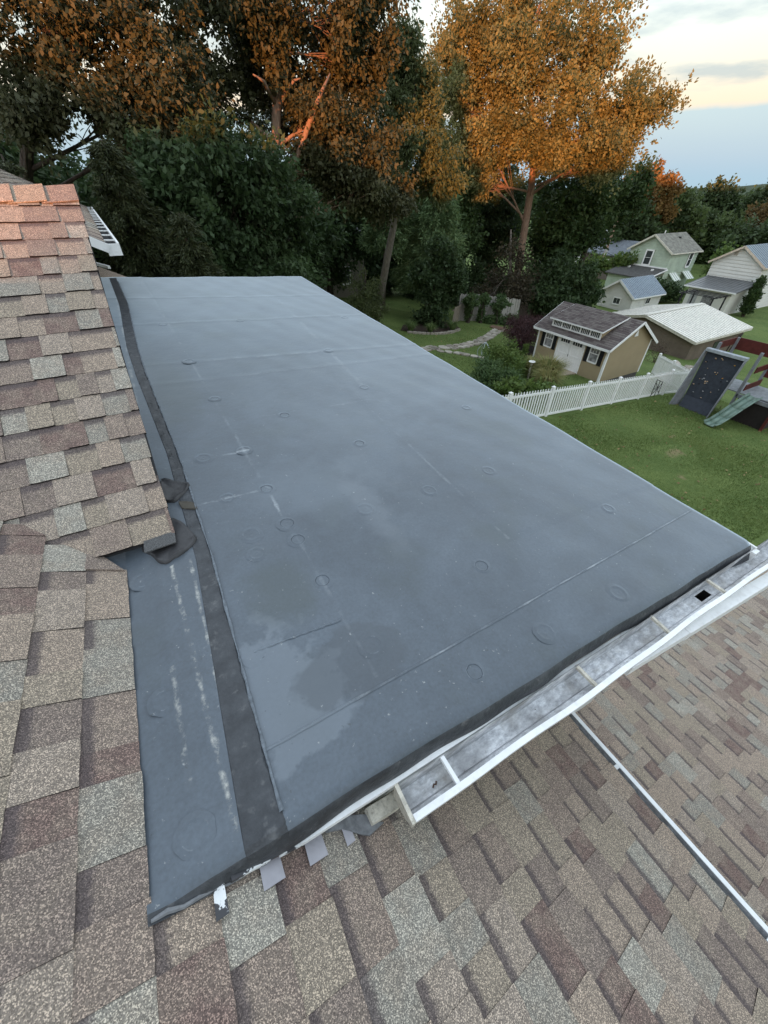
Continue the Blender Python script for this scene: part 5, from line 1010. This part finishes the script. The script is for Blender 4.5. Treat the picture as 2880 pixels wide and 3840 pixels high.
tree('oak_tree', 'dark leafy oak filling the upper left corner', [(-3.0, 18.8, -6), (-2.6, 18.5, -1.31), (-1.4, 17.8, .8), (-.2, 17.3, 1.9), (.9, 17.0, 2.9), (1.49, 16.93, 3.8)], [.26, .20, .15, .12, .08, .05],
     [(0, 17, 2.9, 1.3, .7), (1.8, 16.9, 3.2, 1.4, .7), (2.3, 16.5, 2.1, 1.3, .7), (.1, 16.7, 1.9, 1.2, .7), (-1.1, 16.5, 1.4, .9, .6), (2.9, 17.9, 3.6, 1.1, .8), (1.3, 17, 4.3, 2.1, .7), (1.2, 16.2, 1.3, .8, .5), (-1.2, 17.5, 3.6, 1.4, .9), (2.8, 18.5, 1.4, 1.3, .7), (2.6, 19.0, 4.9, 1.4, .8)],
     g_oak, b_dark, (.13, .075), 16, 16, 18, .26, .13, .7, True, None, None, .4)
tree('broadleaf_tree', 'dark green low tree just beyond the far roof edge', [(3.4, 16.0, -6.2), (3.3, 15.8, -2.5), (3.1, 15.6, -.8), (3.0, 15.4, .3)], [.16, .13, .10, .06],
     [(2.7, 14.8, .6, 1.2, .6), (4.1, 15.0, .3, 1.1, .6), (1.6, 14.4, -.4, .8, .7), (3.2, 14.7, -.6, 1.4, .8), (4.8, 15.3, -.4, 1.1, .8), (2.0, 14.4, -1.5, 1.1, .6), (4.0, 15.0, -1.8, 1.4, .6), (5.6, 16.2, -1.4, 1.2, .9), (2.9, 14.6, -2.8, 1.8, .7), (5.0, 15.6, -2.9, 1.5, .8)],
     g_dark, b_dark, (.16, .08), 17, 13, 15, .27, .12, .7, True)
tree('hickory_tree', 'hickory with long pale golden leaf clusters beside the maple', [(13.6, 25.2, -7.2), (14.0, 24.2, -3), (14.3, 23.4, 0), (14.6, 23, 2.5), (14.8, 23.2, 4)], [.26, .22, .17, .11, .06],
     [(14.6, 22.7, 2.0, 1.5, 1.2), (13.5, 22.2, .6, 1.7, 1.1), (15.6, 22.0, .3, 1.4, .8), (11.2, 22.3, .1, 1.7, .8), (15.1, 23.6, 3.7, .8, .9), (13.2, 23.4, 2.4, 1.4, 1.2), (14.0, 24.2, 4.8, 1.2, 1.0)],
     g_hick, b_grey, (.19, .075), 22, 15, 18, .36, .17, 1.0, True, None, [([(12.4, 21.6, -1.6), (12.9, 21.5, -.8), (13.2, 21.4, .2)], [.06, .05, .02])])
def conifer(name, label, base, top, r0, tiers, reach, mat, bmat, leaf, per, droop, ells=None, seed=0, lo=.1, group=None, spread=.10, up=.0):
    root = empty(name, base, label, 'tree', group); A, B = Vector(base), Vector(top); mb = MB(); mb.tube([A, A.lerp(B, .5), B], [r0, r0 * .65, r0 * .12], 9); mb.build('trunk', bmat, root, True)
    P = []; D = []; mb = MB(); rg = np.random.default_rng(seed)
    for i in range(tiers):
        f = lo + (1 - lo) * (i + rg.uniform(0, .7)) / tiers; c = A.lerp(B, min(.99, f)); k = rg.integers(5, 8); a0 = rg.uniform(0, 6.28)
        for j in range(k):
            an = a0 + 6.283 * j / k + rg.uniform(-.3, .3); L = reach * (1 - f) ** .7 * rg.uniform(.65, 1.1) + .15; tip = c + Vector((math.cos(an) * L, math.sin(an) * L, L * (up - droop))); pts = curve(c, tip, (0, 0, L * .12), 6); mb.tube(pts, [r0 * .14 * (1 - .8 * q / 6) for q in range(7)], 4, 0, False)
            m = int(per * L); t = rg.uniform(.15, 1.0, m); q = np.array([list(pts[min(6, int(v * 6.999))]) for v in t]); lat = np.array([-math.sin(an), math.cos(an), 0]) * rg.normal(size=(m, 1)) * L * .16 * (1.1 - t[:, None]); P.append(q + lat + rg.normal(size=(m, 3)) * spread); D.append(np.array([math.cos(an), math.sin(an), -.25 - droop]) + lat * 1.2 + rg.normal(size=(m, 3)) * .55)
    mb.build('branches', bmat, root); P = np.concatenate(P); D = np.concatenate(D); leaf_mesh('needles', P, D, leaf[0], leaf[1], mat, NR.uniform(0, 1, len(P)), root); return root
conifer('pine_tree', 'soft green pine left of the grey board fence', (18.9, 26.8, -7.8), (19.3, 26.8, 1.2), .2, 15, 2.9, g_pine, b_dark, (.26, .05), 330, .05, seed=3, lo=.22, spread=.17)
conifer('pine_tree', 'tall bare-stemmed pine standing behind the lawn', (16.1, 28.8, -7.5), (16.7, 28.5, 1.5), .24, 13, 2.8, g_pine, b_grey, (.26, .05), 260, .06, seed=5, lo=.45, spread=.17)
conifer('spruce_tree', 'drooping spruce rising behind the gable roof', (.3, 13.6, -6.2), (.35, 13.4, .75), .16, 24, 2.0, g_spruce, b_dark, (.10, .022), 900, .35, seed=7, lo=.25, spread=.05)
conifer('spruce_tree', 'low spruce with olive tips at the far left roof corner', (1.5, 12.0, -6.3), (1.4, 12.1, -.5), .12, 20, 1.5, g_spruce, b_dark, (.09, .02), 1000, .28, seed=8, lo=.3, spread=.05)
conifer('spruce_tree', 'dark spruce at the left picture edge behind the roof', (-1.9, 14.5, -6), (-1.7, 14.5, .5), .16, 20, 1.7, g_spruce, b_dark, (.10, .022), 700, .33, seed=9, lo=.3, spread=.05)
tree('ivy_tree', 'short trunk wrapped in dark ivy beside the slatted fence', [(17.8, 24.3, -7.7), (17.7, 24.3, -5), (17.6, 24.3, -3.4)], [.2, .16, .08], [(17.7, 24.2, -6.2, 1.3, 1.3), (17.2, 24.5, -4.7, 1.1, 1.1), (18.6, 23.6, -4.9, 1.0, 1.0), (17.8, 24.2, -3.6, .9, .8), (17.6, 24.0, -7.0, 1.1, .7)], g_dark, b_dark, (.17, .13), 16, 12, 13, .26, .14, .6, False)
tree('broadleaf_tree', 'dark green tree crown under the orange maple', [(38.5, 29.0, -11), (38.4, 29, -4), (38.3, 29, -1)], [.3, .25, .12], [(36.9, 30.7, -.3, 3.2, 2.2), (40.6, 29.2, -.7, 2.6, 2.0), (36.8, 29.6, -3.0, 2.6, 1.8), (34.8, 30.1, -2.9, 2.6, 2.1), (35.5, 29.8, -5.0, 2.2, 1.3)], g_mid, b_dark, (.30, .17), 30, 18, 15, .6, .28, .4)
tree('round_bush', 'dense dark green bush left of the small white garage', [(33.2, 25.6, -10), (33.1, 25.7, -7)], [.2, .1], [(33.0, 26.0, -6.4, 2.4, 1.6), (31.0, 26.4, -7.3, 1.7, 1.3), (34.3, 25.6, -7.6, 1.8, 1.2), (32.5, 25.2, -8.2, 2.2, 1.2)], g_dark, b_dark, (.26, .17), 30, 16, 14, .5, .24, .4, False)
tree('viny_thicket', 'tangled brown vines round the foot of the maple', [(28.2, 27.6, -8.7), (28.0, 27.8, -5.5), (27.6, 28.2, -2.6)], [.16, .12, .06], [(27.8, 28.0, -5.2, 1.4, 1.7), (28.0, 26.6, -7.0, 1.3, 1.0), (26.4, 27.8, -7.2, 1.4, .9), (29.6, 27.4, -6.8, 1.2, 1.2)], leaf_mat('leaf_brown', [(.035, .032, .02), (.06, .05, .03), (.10, .085, .05)]), b_grey, (.17, .11), 18, 12, 9, .4, .22, .6)
tree('young_tree', 'slender young tree with grey-green leaves by the beige building', [(12.4, 24.2, -7.1), (12.3, 24.1, -5), (12.3, 24.0, -3.8)], [.06, .05, .02], [(12.3, 24.0, -4.9, 1.0, 1.0), (12.6, 23.8, -5.9, .8, .6)], g_hick, b_dark, (.15, .06), 18, 10, 12, .22, .12, .9)
tree('amber_tree', 'rounded amber-brown tree at the edge of the far woods', [(72.4, 47.6, -11.2), (72.4, 47.5, -3), (72.5, 47.4, 0)], [.3, .25, .12], [(72.4, 47.3, .2, 3.0, 2.1), (75.2, 46.3, -.6, 2.2, 1.7), (72.6, 47.3, -2.5, 2.8, 1.7), (75.6, 46.4, -3.0, 2.3, 1.6)], leaf_mat('leaf_amber', [(.16, .10, .03), (.20, .125, .04), (.25, .15, .05)]), b_dark, (.42, .3), 28, 14, 10, .55, .32, .3, False)
# the wood beyond the left trees
for k, (lb, x, y, ztop, w, mt) in enumerate((('dark background tree behind the drooping spruce', -4.5, 24, 2.1, 2.6, g_dark), ('dark background tree behind the low green tree', 2.0, 25, 1.8, 3.0, g_dark), ('shadowed tree behind the big oak trunk', 8.0, 27, .6, 3.0, g_dark),
                                       ('shadowed tree left of the beige building', 4.5, 33, 1.5, 3.4, g_dark), ('shadowed tree right of the beige building', 21.5, 37, 1.8, 3.6, g_mid), ('shadowed tree above the beige building', 13.0, 31.5, 1.2, 2.8, g_dark), ('shadowed tree behind the soft green pine', 25.5, 35.5, 1.2, 3.2, g_mid), ('dark tree closing the gap left of the maple trunk', 23.0, 31.0, .8, 2.6, g_mid), ('broad dark tree behind the maple trunk', 29.0, 39.0, 3.0, 4.0, g_dark), ('dark tree right behind the maple foot', 34.5, 38.0, 2.2, 4.0, g_dark), ('dark tree far behind the grey board fence', 22.0, 44.0, 2.5, 4.2, g_dark), ('dark tree at the far left behind the ridge', -9.0, 27.0, 1.4, 3.4, g_dark), ('dark tree deep behind the left oak', -3.0, 31.0, 1.4, 3.6, g_dark), ('dark tree farthest behind the maple', 38.0, 48.0, 2.5, 4.6, g_dark))):
    z0 = ground_z(x); H = ztop - z0
    tree('woodland_tree', lb, [(x, y, z0), (x + .1, y, z0 + H * .5), (x, y, ztop - .6)], [.26, .2, .08], [(x + a * w * .55, y + b * w * .4, z0 + H * f, w * .62, H * .15) for a, b, f in ((-.8, 0, .45), (.8, .1, .45), (0, -.3, .6), (-.6, .3, .75), (.7, .2, .74), (0, 0, .9), (0, -.2, .38), (.9, -.2, .6), (-.9, -.2, .6))], mt, b_dark, (.26, .14), 20, 12, 12, .42, .22, .7, False, 'trees of the dark wood beyond the roof')
# far tree line
far_lb = ['behind the utility pole', 'left of the green house roof', 'over the green house ridge', 'right of the green house ridge', 'tallest on the skyline near the pale hill', 'on the skyline left of the white house', 'dark and broad above the white house gap', 'rising behind the white house gable', 'at the right picture edge on the skyline', 'low between the two far houses', 'low behind the green house', 'low at the right edge behind the white house']
for k, (x, y, z, rw, rh) in enumerate([(73.2, 52.3, -3.3, 2.6, 2.9), (71.4, 46.1, -4.7, 2.8, 2.5), (80.9, 49.7, -3.0, 3.0, 3.4), (84.6, 47.5, -4.0, 3.0, 3.2), (104.7, 58.7, -3.8, 4.0, 2.6), (111.1, 55.6, -2.6, 3.8, 4.3), (112.8, 51.8, -4.4, 4.6, 4.2), (110.0, 45.9, -3.6, 3.6, 4.6), (106.4, 41.6, -3.4, 3.6, 4.2), (99.5, 46.9, -6.3, 3.6, 2.6), (97.5, 50.8, -6.1, 3.4, 2.7), (92.6, 37.8, -6.6, 3.4, 2.4)]):
    z0 = -11.2
    tree('skyline_tree', 'distant green tree ' + far_lb[k], [(x, y, z0), (x, y, z - 1), (x, y, z + rh * .5)], [.35, .3, .12], [(x, y, z + .4, rw * .8, rh * .8), (x + rw * .45, y - rw * .5, z - rh * .35, rw * .8, rh * .6), (x - rw * .45, y + rw * .5, z - rh * .35, rw * .8, rh * .6), (x, y, z - rh * .9, rw, rh * .6), (x + .2, y, z - rh * 1.5, rw * .9, rh * .5)],
         leaf_mat('leaf_far_%d' % k, [tuple(c * q for c in ((.052, .082, .030) if k % 3 else (.075, .11, .036))) for q in (.6, 1, 1.45)]) if k not in (8,) else leaf_mat('leaf_far_rust', [(.10, .08, .03), (.14, .10, .04), (.18, .12, .05)]), b_dark, (.55, .4), 26, 9, 9, .7, .42, .3, False, 'trees of the far skyline')
for k in range(16):                                        # second, farther row
    az = math.radians(47 + k * 2.6 + RNG.uniform(-.6, .6)); r = 150 + RNG.uniform(-12, 18); x, y = r * math.sin(az), r * math.cos(az); h = RNG.uniform(6.5, 10.2)
    tree('skyline_tree', 'one of the tiny green trees in the farthest row on the horizon', [(x, y, -11.2), (x, y, -8), (x, y, -11 + h * .7)], [.4, .3, .1], [(x, y, -11.2 + h * .75, 4.4, h * .25), (x + 3, y - 3, -11.2 + h * .5, 4.0, h * .3), (x - 3, y + 3, -11.2 + h * .5, 4.0, h * .3)], g_mid, b_dark, (.9, .6), 22, 7, 8, 1.0, .6, .3, False, 'trees of the farthest row')
# shrubs and garden plants
def shrub(name, label, ells, mat, leaf, clumps, tips, per, csize, spread, droop, cat='shrub', stem=None, group=None):
    x, y = ells[0][0], ells[0][1]; root = empty(name, (x, y, ground_z(x)), label, cat, group); C, T, O, Rn = crown_points(ells, clumps, tips, csize, .3); mb = MB()
    for (ex, ey, ez, rw, rh) in ells:
        for q in range(5): mb.tube(curve((ex + RNG.uniform(-.1, .1), ey + RNG.uniform(-.1, .1), ground_z(ex) - .05), (ex + RNG.uniform(-.6, .6) * rw, ey + RNG.uniform(-.6, .6) * rw, ez + RNG.uniform(-.3, .4) * rh), (0, 0, .1), 4), [.022, .018, .014, .01, .005] if not stem else [stem * v for v in (1, .8, .6, .4, .2)], 5)
    mb.build('stems', b_dark, root); n = len(T); pos = np.repeat(T, per, 0) + NR.normal(size=(n * per, 3)) * spread; d = np.repeat(O, per, 0) * .7 + NR.normal(size=(n * per, 3)) * .6 + np.array([0, 0, -droop])
    pos[:, 2] = np.maximum(pos[:, 2], np.interp(pos[:, 0], [0, 22, 38], [-5.85, -8.05, -10.77]) + .02)
    leaf_mesh('foliage', pos, d, leaf[0], leaf[1], mat, np.repeat(Rn, per) * .5 + NR.uniform(0, .5, n * per), root); return root
gz = ground_z
shrub('purple_maple', 'low purple weeping maple left of the shed', [(20.0, 17.9, gz(20) + 1.15, 1.35, .6), (20.9, 18.5, gz(21) + 1.3, 1.1, .5), (19.2, 17.2, gz(19) + .9, .8, .45)], g_purple, (.11, .03), 40, 10, 12, .2, .12, 1.2, 'shrub', .05)
shrub('cone_evergreen', 'tiny cone-shaped evergreen before the shed corner', [(18.5, 16.05, gz(18.5) + .28, .2, .28), (18.5, 16.05, gz(18.5) + .6, .1, .22)], g_lime, (.06, .02), 20, 10, 14, .05, .03, .0)
for k, (x, y, zz, rw, rh, lb) in enumerate(((21.3, 24.6, 1.5, .62, .4, 'leftmost clipped ivy ball against the grey fence'), (22.6, 24.6, 1.6, .36, .36, 'small clipped ivy ball in the middle of the grey fence'), (24.3, 24.6, 1.5, .72, .45, 'largest clipped ivy ball right on the grey fence'))):
    shrub('ivy_ball', lb, [(x, y, gz(x) + zz, rw, rh), (x, y + .1, gz(x) + .75, rw * .15, .5)], g_ivy, (.10, .08), 34, 9, 10, .10, .06, .6, 'shrub', .05, 'clipped ivy balls on the grey fence')
shrub('ground_cover', 'low green ground cover at the foot of the grey fence', [(25.2, 25.0, gz(25.2) + .2, .8, .2), (23.4, 25.0, gz(23.4) + .15, .7, .15), (26.6, 25.2, gz(26.6) + .25, .6, .22)], g_ivy, (.13, .09), 16, 10, 10, .18, .1, .3)
shrub('garden_bush', 'dark blue-green bush at the near end of the flower bed', [(12.6, 12.6, gz(12.6) + .5, .8, .5), (13.4, 13.3, gz(13.4) + .5, .7, .45), (13.3, 12.0, gz(13.3) + .4, .6, .4)], g_ivy, (.10, .05), 26, 12, 12, .16, .09, .3)
shrub('garden_bush', 'leafy green bush with thin stems left of the shed ramp', [(15.0, 14.6, gz(15) + .6, .6, .6), (15.9, 14.9, gz(15.9) + .6, .6, .55), (15.2, 13.6, gz(15.2) + .45, .6, .45)], g_lime, (.09, .05), 26, 12, 11, .17, .1, .3)
shrub('hosta_clump', 'bright lime leafed clump just behind the picket fence', [(13.3, 10.9, gz(13.3) + .25, .7, .28), (14.3, 11.2, gz(14.3) + .25, .6, .25), (12.6, 11.5, gz(12.6) + .3, .5, .3)], g_lime, (.17, .11), 18, 9, 9, .16, .1, .5)
def grass_clump(label, x, y, h, r, n, mat=None):
    root = empty('ornamental_grass', (x, y, gz(x)), label, 'grass clump', 'ornamental grass clumps'); a = NR.uniform(0, 6.28, n); l = NR.uniform(.3, 1, n); V = []; F = []
    b = np.stack([x + np.cos(a) * r * .25 * l, y + np.sin(a) * r * .25 * l, np.full(n, gz(x))], 1); m = b + np.stack([np.cos(a) * r * .35, np.sin(a) * r * .35, h * .75 * NR.uniform(.7, 1.1, n)], 1); t = m + np.stack([np.cos(a) * r * .7 * l, np.sin(a) * r * .7 * l, h * NR.uniform(-.35, .25, n)], 1)
    s = np.stack([-np.sin(a), np.cos(a), np.zeros(n)], 1) * .012; V = np.stack([b - s, b + s, m + s, m - s, t], 1).reshape(-1, 3); F = [f for i in range(n) for f in ((5 * i, 5 * i + 1, 5 * i + 2, 5 * i + 3), (5 * i + 3, 5 * i + 2, 5 * i + 4))]
    me = bpy.data.meshes.new('blades'); me.from_pydata(V.tolist(), [], F); me.materials.append(mat or g_yel); me.attributes.new('rnd', 'FLOAT', 'FACE').data.foreach_set('value', np.repeat(NR.uniform(0, 1, n), 2).astype(np.float32)); me.update(); link('blades', me, root)
grass_clump('tall straw-coloured ornamental grass before the shed ramp', 16.6, 12.7, 1.15, .95, 1100); grass_clump('ornamental grass between lime clump and ramp', 15.7, 11.9, .9, .8, 800); grass_clump('feathery yellow grass against the dark bush', 16.4, 13.7, .9, .7, 600)
g_blade = leaf_mat('daylily_blades', [(.06, .11, .03), (.10, .16, .045), (.16, .20, .07)])
grass_clump('leftmost strappy daylily clump by the roof edge', 14.9, 22.7, .75, .55, 260, g_blade); grass_clump('middle strappy daylily clump on the stone edging', 16.1, 22.2, .65, .5, 240, g_blade); grass_clump('rightmost strappy daylily clump before the slatted fence', 18.2, 22.5, .7, .55, 300, g_blade)
for k, (x, y, lb) in enumerate(((60.2, 22.0, 'tall narrow arborvitae at the white house corner'), (59.4, 21.6, 'shorter arborvitae beside the pergola'))):
    shrub('arborvitae', lb, [(x, y, -10.2 + .6 * (1 - k), .55, 1.1), (x, y, -8.9 + .5 * (1 - k) - .5 * k, .35, .8)], g_mid, (.22, .1), 24, 10, 10, .16, .12, -.2, 'shrub', .08)
shrub('dark_bush', 'dark shrub between the green and white houses', [(58.6, 30.2, -10.2, 1.4, 1.0), (57.0, 31.4, -10.1, 1.3, 1.1)], g_dark, (.28, .18), 26, 10, 10, .3, .18, .3)
shrub('lime_bush', 'bright green shrubs behind the gap of the two far houses', [(72, 31.5, -7.9, 2.2, 1.4), (74, 29, -8.2, 2.0, 1.2)], g_lime, (.35, .25), 24, 10, 9, .5, .3, .3, 'shrub', .1)
shrub('garden_bush', 'green bush in front of the grey roofed house', [(58.0, 41.0, -8.6, 1.8, .9), (60.0, 38.5, -8.2, 1.6, .8), (56.5, 42.6, -9.2, 1.6, 1.2)], g_lime, (.34, .22), 22, 10, 9, .4, .25, .3, 'shrub', .1)
shrub('dead_shrub', 'leafless brown shrub against the brown garage wall', [(30.5, 14.8, gz(30.5) + .7, .9, .7)], leaf_mat('dry_leaf', [(.05, .035, .025), (.08, .055, .04), (.1, .07, .05)]), (.09, .03), 30, 6, 5, .2, .1, .2)
for k, (x, y, s) in enumerate(((30.9, 13.6, .55), (31.7, 13.0, .42))):
    mb = MB(); rd = random.Random(k); n = 9; V = []
    for j, (f, h) in enumerate(((1, -.15), (1.05, .3), (.75, .62), (.3, .75))): V += [(x + s * f * math.cos(6.283 * i / n) * rd.uniform(.85, 1.15), y + s * f * .8 * math.sin(6.283 * i / n), gz(x) + s * h * rd.uniform(.85, 1.15)) for i in range(n)]
    mb.add(V, [(j * n + i, j * n + (i + 1) % n, (j + 1) * n + (i + 1) % n, (j + 1) * n + i) for j in range(3) for i in range(n)] + [tuple(3 * n + i for i in range(n))]); o = mb.build('boulder', stone2 if k == 0 else stone); tag(o, ('larger pale boulder' if k == 0 else 'smaller brown boulder') + ' by the brown garage wall', 'boulder')
for k, (x, y, lb) in enumerate(((19.0, 36.0, 'left'), (23.5, 35.5, 'middle left'), (27.5, 33.0, 'middle'), (31.5, 34.5, 'middle right'), (35.5, 33.0, 'right'), (6.5, 31.0, 'far left'))):
    shrub('understorey_bush', 'dark understorey bush, the %s one in the shade of the wood' % lb, [(x, y, gz(x) + 1.0, 2.2, 1.1), (x + 1.5, y + .5, gz(x) + 1.6, 1.8, 1.3)], g_dark, (.30, .2), 26, 12, 10, .5, .26, .4, 'shrub', .06, 'understorey bushes of the wood')
# lawn blades
def lawn():
    n = 90000; x = NR.uniform(8, 25, n); y = NR.uniform(1.5, 9.2, n); n2 = 45000; x = np.concatenate([x, NR.uniform(11, 24, n2)]); y = np.concatenate([y, NR.uniform(9.6, 24, n2)]); n += n2
    keep = np.ones(n, bool); pa = np.array(path_a + [(16.9, 15.2), (16.2, 16.1), (15.7, 16.9), (15, 17.75)])
    for a, b in zip(path_a, path_a[1:]):
        a, b = np.array(a), np.array(b); t = np.clip(((x - a[0]) * (b - a)[0] + (y - a[1]) * (b - a)[1]) / ((b - a) @ (b - a)), 0, 1); keep &= np.hypot(x - a[0] - t * (b - a)[0], y - a[1] - t * (b - a)[1]) > .42
    keep &= ~((((x - 15.2) / 1.4) ** 2 + ((y - 5.3) / .7) ** 2 < NR.uniform(.5, 1.3, n)) & (NR.uniform(0, 1, n) < .75)); keep &= ~((x > 19.3) & (x < 23) & (y > 11.5) & (y < 16.4)); x, y = x[keep], y[keep]; n = len(x)
    z = np.interp(x, [0, 22, 38], [-5.85, -8.05, -10.77]) + .03 * np.sin(x * .9 + y * .5) * np.cos(y * .7) - .01; h = NR.uniform(.03, .075, n); a = NR.uniform(0, 6.28, n); b = np.stack([x, y, z], 1); s = np.stack([np.cos(a), np.sin(a), a * 0], 1) * .011
    t = b + np.stack([NR.normal(0, .025, n), NR.normal(0, .025, n), h], 1); V = np.stack([b - s, b + s, t], 1).reshape(-1, 3); me = bpy.data.meshes.new('grass'); me.vertices.add(3 * n); me.vertices.foreach_set('co', V.astype(np.float32).ravel()); me.loops.add(3 * n); me.loops.foreach_set('vertex_index', np.arange(3 * n, dtype=np.int32)); me.polygons.add(n); me.polygons.foreach_set('loop_start', np.arange(0, 3 * n, 3, dtype=np.int32))
    patchy = .5 + .28 * np.sin(x * 1.3 + 2 * np.sin(y * .9)) * np.cos(y * 1.1 + x * .4) + NR.normal(0, .2, n); me.attributes.new('rnd', 'FLOAT', 'FACE').data.foreach_set('value', np.clip(patchy, 0, 1).astype(np.float32)); me.materials.append(leaf_mat('lawn_grass', [(.080, .122, .032), (.13, .18, .048), (.195, .235, .08)], .3)); me.update(calc_edges=True)
    o = link('grass', me); tag(o, 'short green lawn grass between fence and flat roof', 'grass', None, 'stuff')
lawn()
def fallen():
    n = 500; x = NR.uniform(9, 24, n); y = np.where(NR.uniform(0, 1, n) < .6, NR.uniform(2, 9.1, n), NR.uniform(16.5, 22, n)); z = np.interp(x, [0, 22, 38], [-5.85, -8.05, -10.77]) + .045
    d = NR.normal(size=(n, 3)) * np.array([1, 1, .12]); o = leaf_mesh('fallen_leaves', np.stack([x, y, z], 1), d, .085, .05, leaf_mat('fallen_leaf', [(.10, .055, .02), (.20, .13, .05), (.28, .21, .09)], .1), NR.uniform(0, 1, n), None, .4, .9); tag(o, 'small dry leaves scattered over the lawn', 'leaves', None, 'stuff')
fallen()
# garden ornaments
iron = simple('rusty_iron', (.03, .028, .03), .6)
t = empty('garden_trellis', (20.4, 9.1, gz(20.4)), 'small black wire garden ornament leaning on the picket fence', 'ornament')
for a, b in (((20.15, 9.22, .1), (20.15, 9.25, .95)), ((20.75, 9.2, .1), (20.75, 9.25, .75)), ((20.15, 9.25, .95), (20.75, 9.25, .72)), ((20.15, 9.22, .2), (20.75, 9.23, .7)), ((20.75, 9.22, .2), (20.15, 9.23, .8)), ((20.45, 9.2, .05), (20.45, 9.24, .85)), ((20.15, 9.22, .5), (20.75, 9.22, .45))):
    mb = MB(); z = gz(20.4); mb.tube([(a[0], a[1], z + a[2]), (b[0], b[1], z + b[2])], .014, 5); mb.build('wire', iron, t)
bb = empty('bird_bath', (15.9, 13.2, gz(15.9)), 'pale round bird bath dish among the garden grasses', 'bird bath'); mb = MB(); z = gz(15.9) + .85; mb.tube([(15.9, 13.2, z - .85), (15.9, 13.2, z - .03)], .05, 8); mb.build('stand', stone2, bb)
mb = MB(); n = 16; V = [(15.9 + r * math.cos(6.283 * i / n), 13.2 + r * math.sin(6.283 * i / n), z + h) for r, h in ((.03, -.04), (.16, 0), (.15, .02), (.02, -.01)) for i in range(n)]; mb.add(V, [(j * n + i, j * n + (i + 1) % n, (j + 1) * n + (i + 1) % n, (j + 1) * n + i) for j in range(3) for i in range(n)] + [tuple(3 * n + i for i in range(n))]); mb.build('dish', M['white2'], bb)
gd = empty('glass_ornament', (14.9, 15.6, gz(14.9)), 'clear looping glass garden sculpture behind the bushes', 'ornament'); gm = NB('pale_glass'); gm.bsdf((.34, .38, .40), .12, .6); gm = gm.mat
for k in range(5):
    mb = MB(); a = k * 1.25; mb.tube([(14.9 + .35 * math.sin(t_ * math.pi) * math.cos(a), 15.6 + .35 * math.sin(t_ * math.pi) * math.sin(a), gz(14.9) + .2 + 1.0 * t_) for t_ in [i / 8 for i in range(9)]], .016, 6); mb.build('loop', gm, gd)
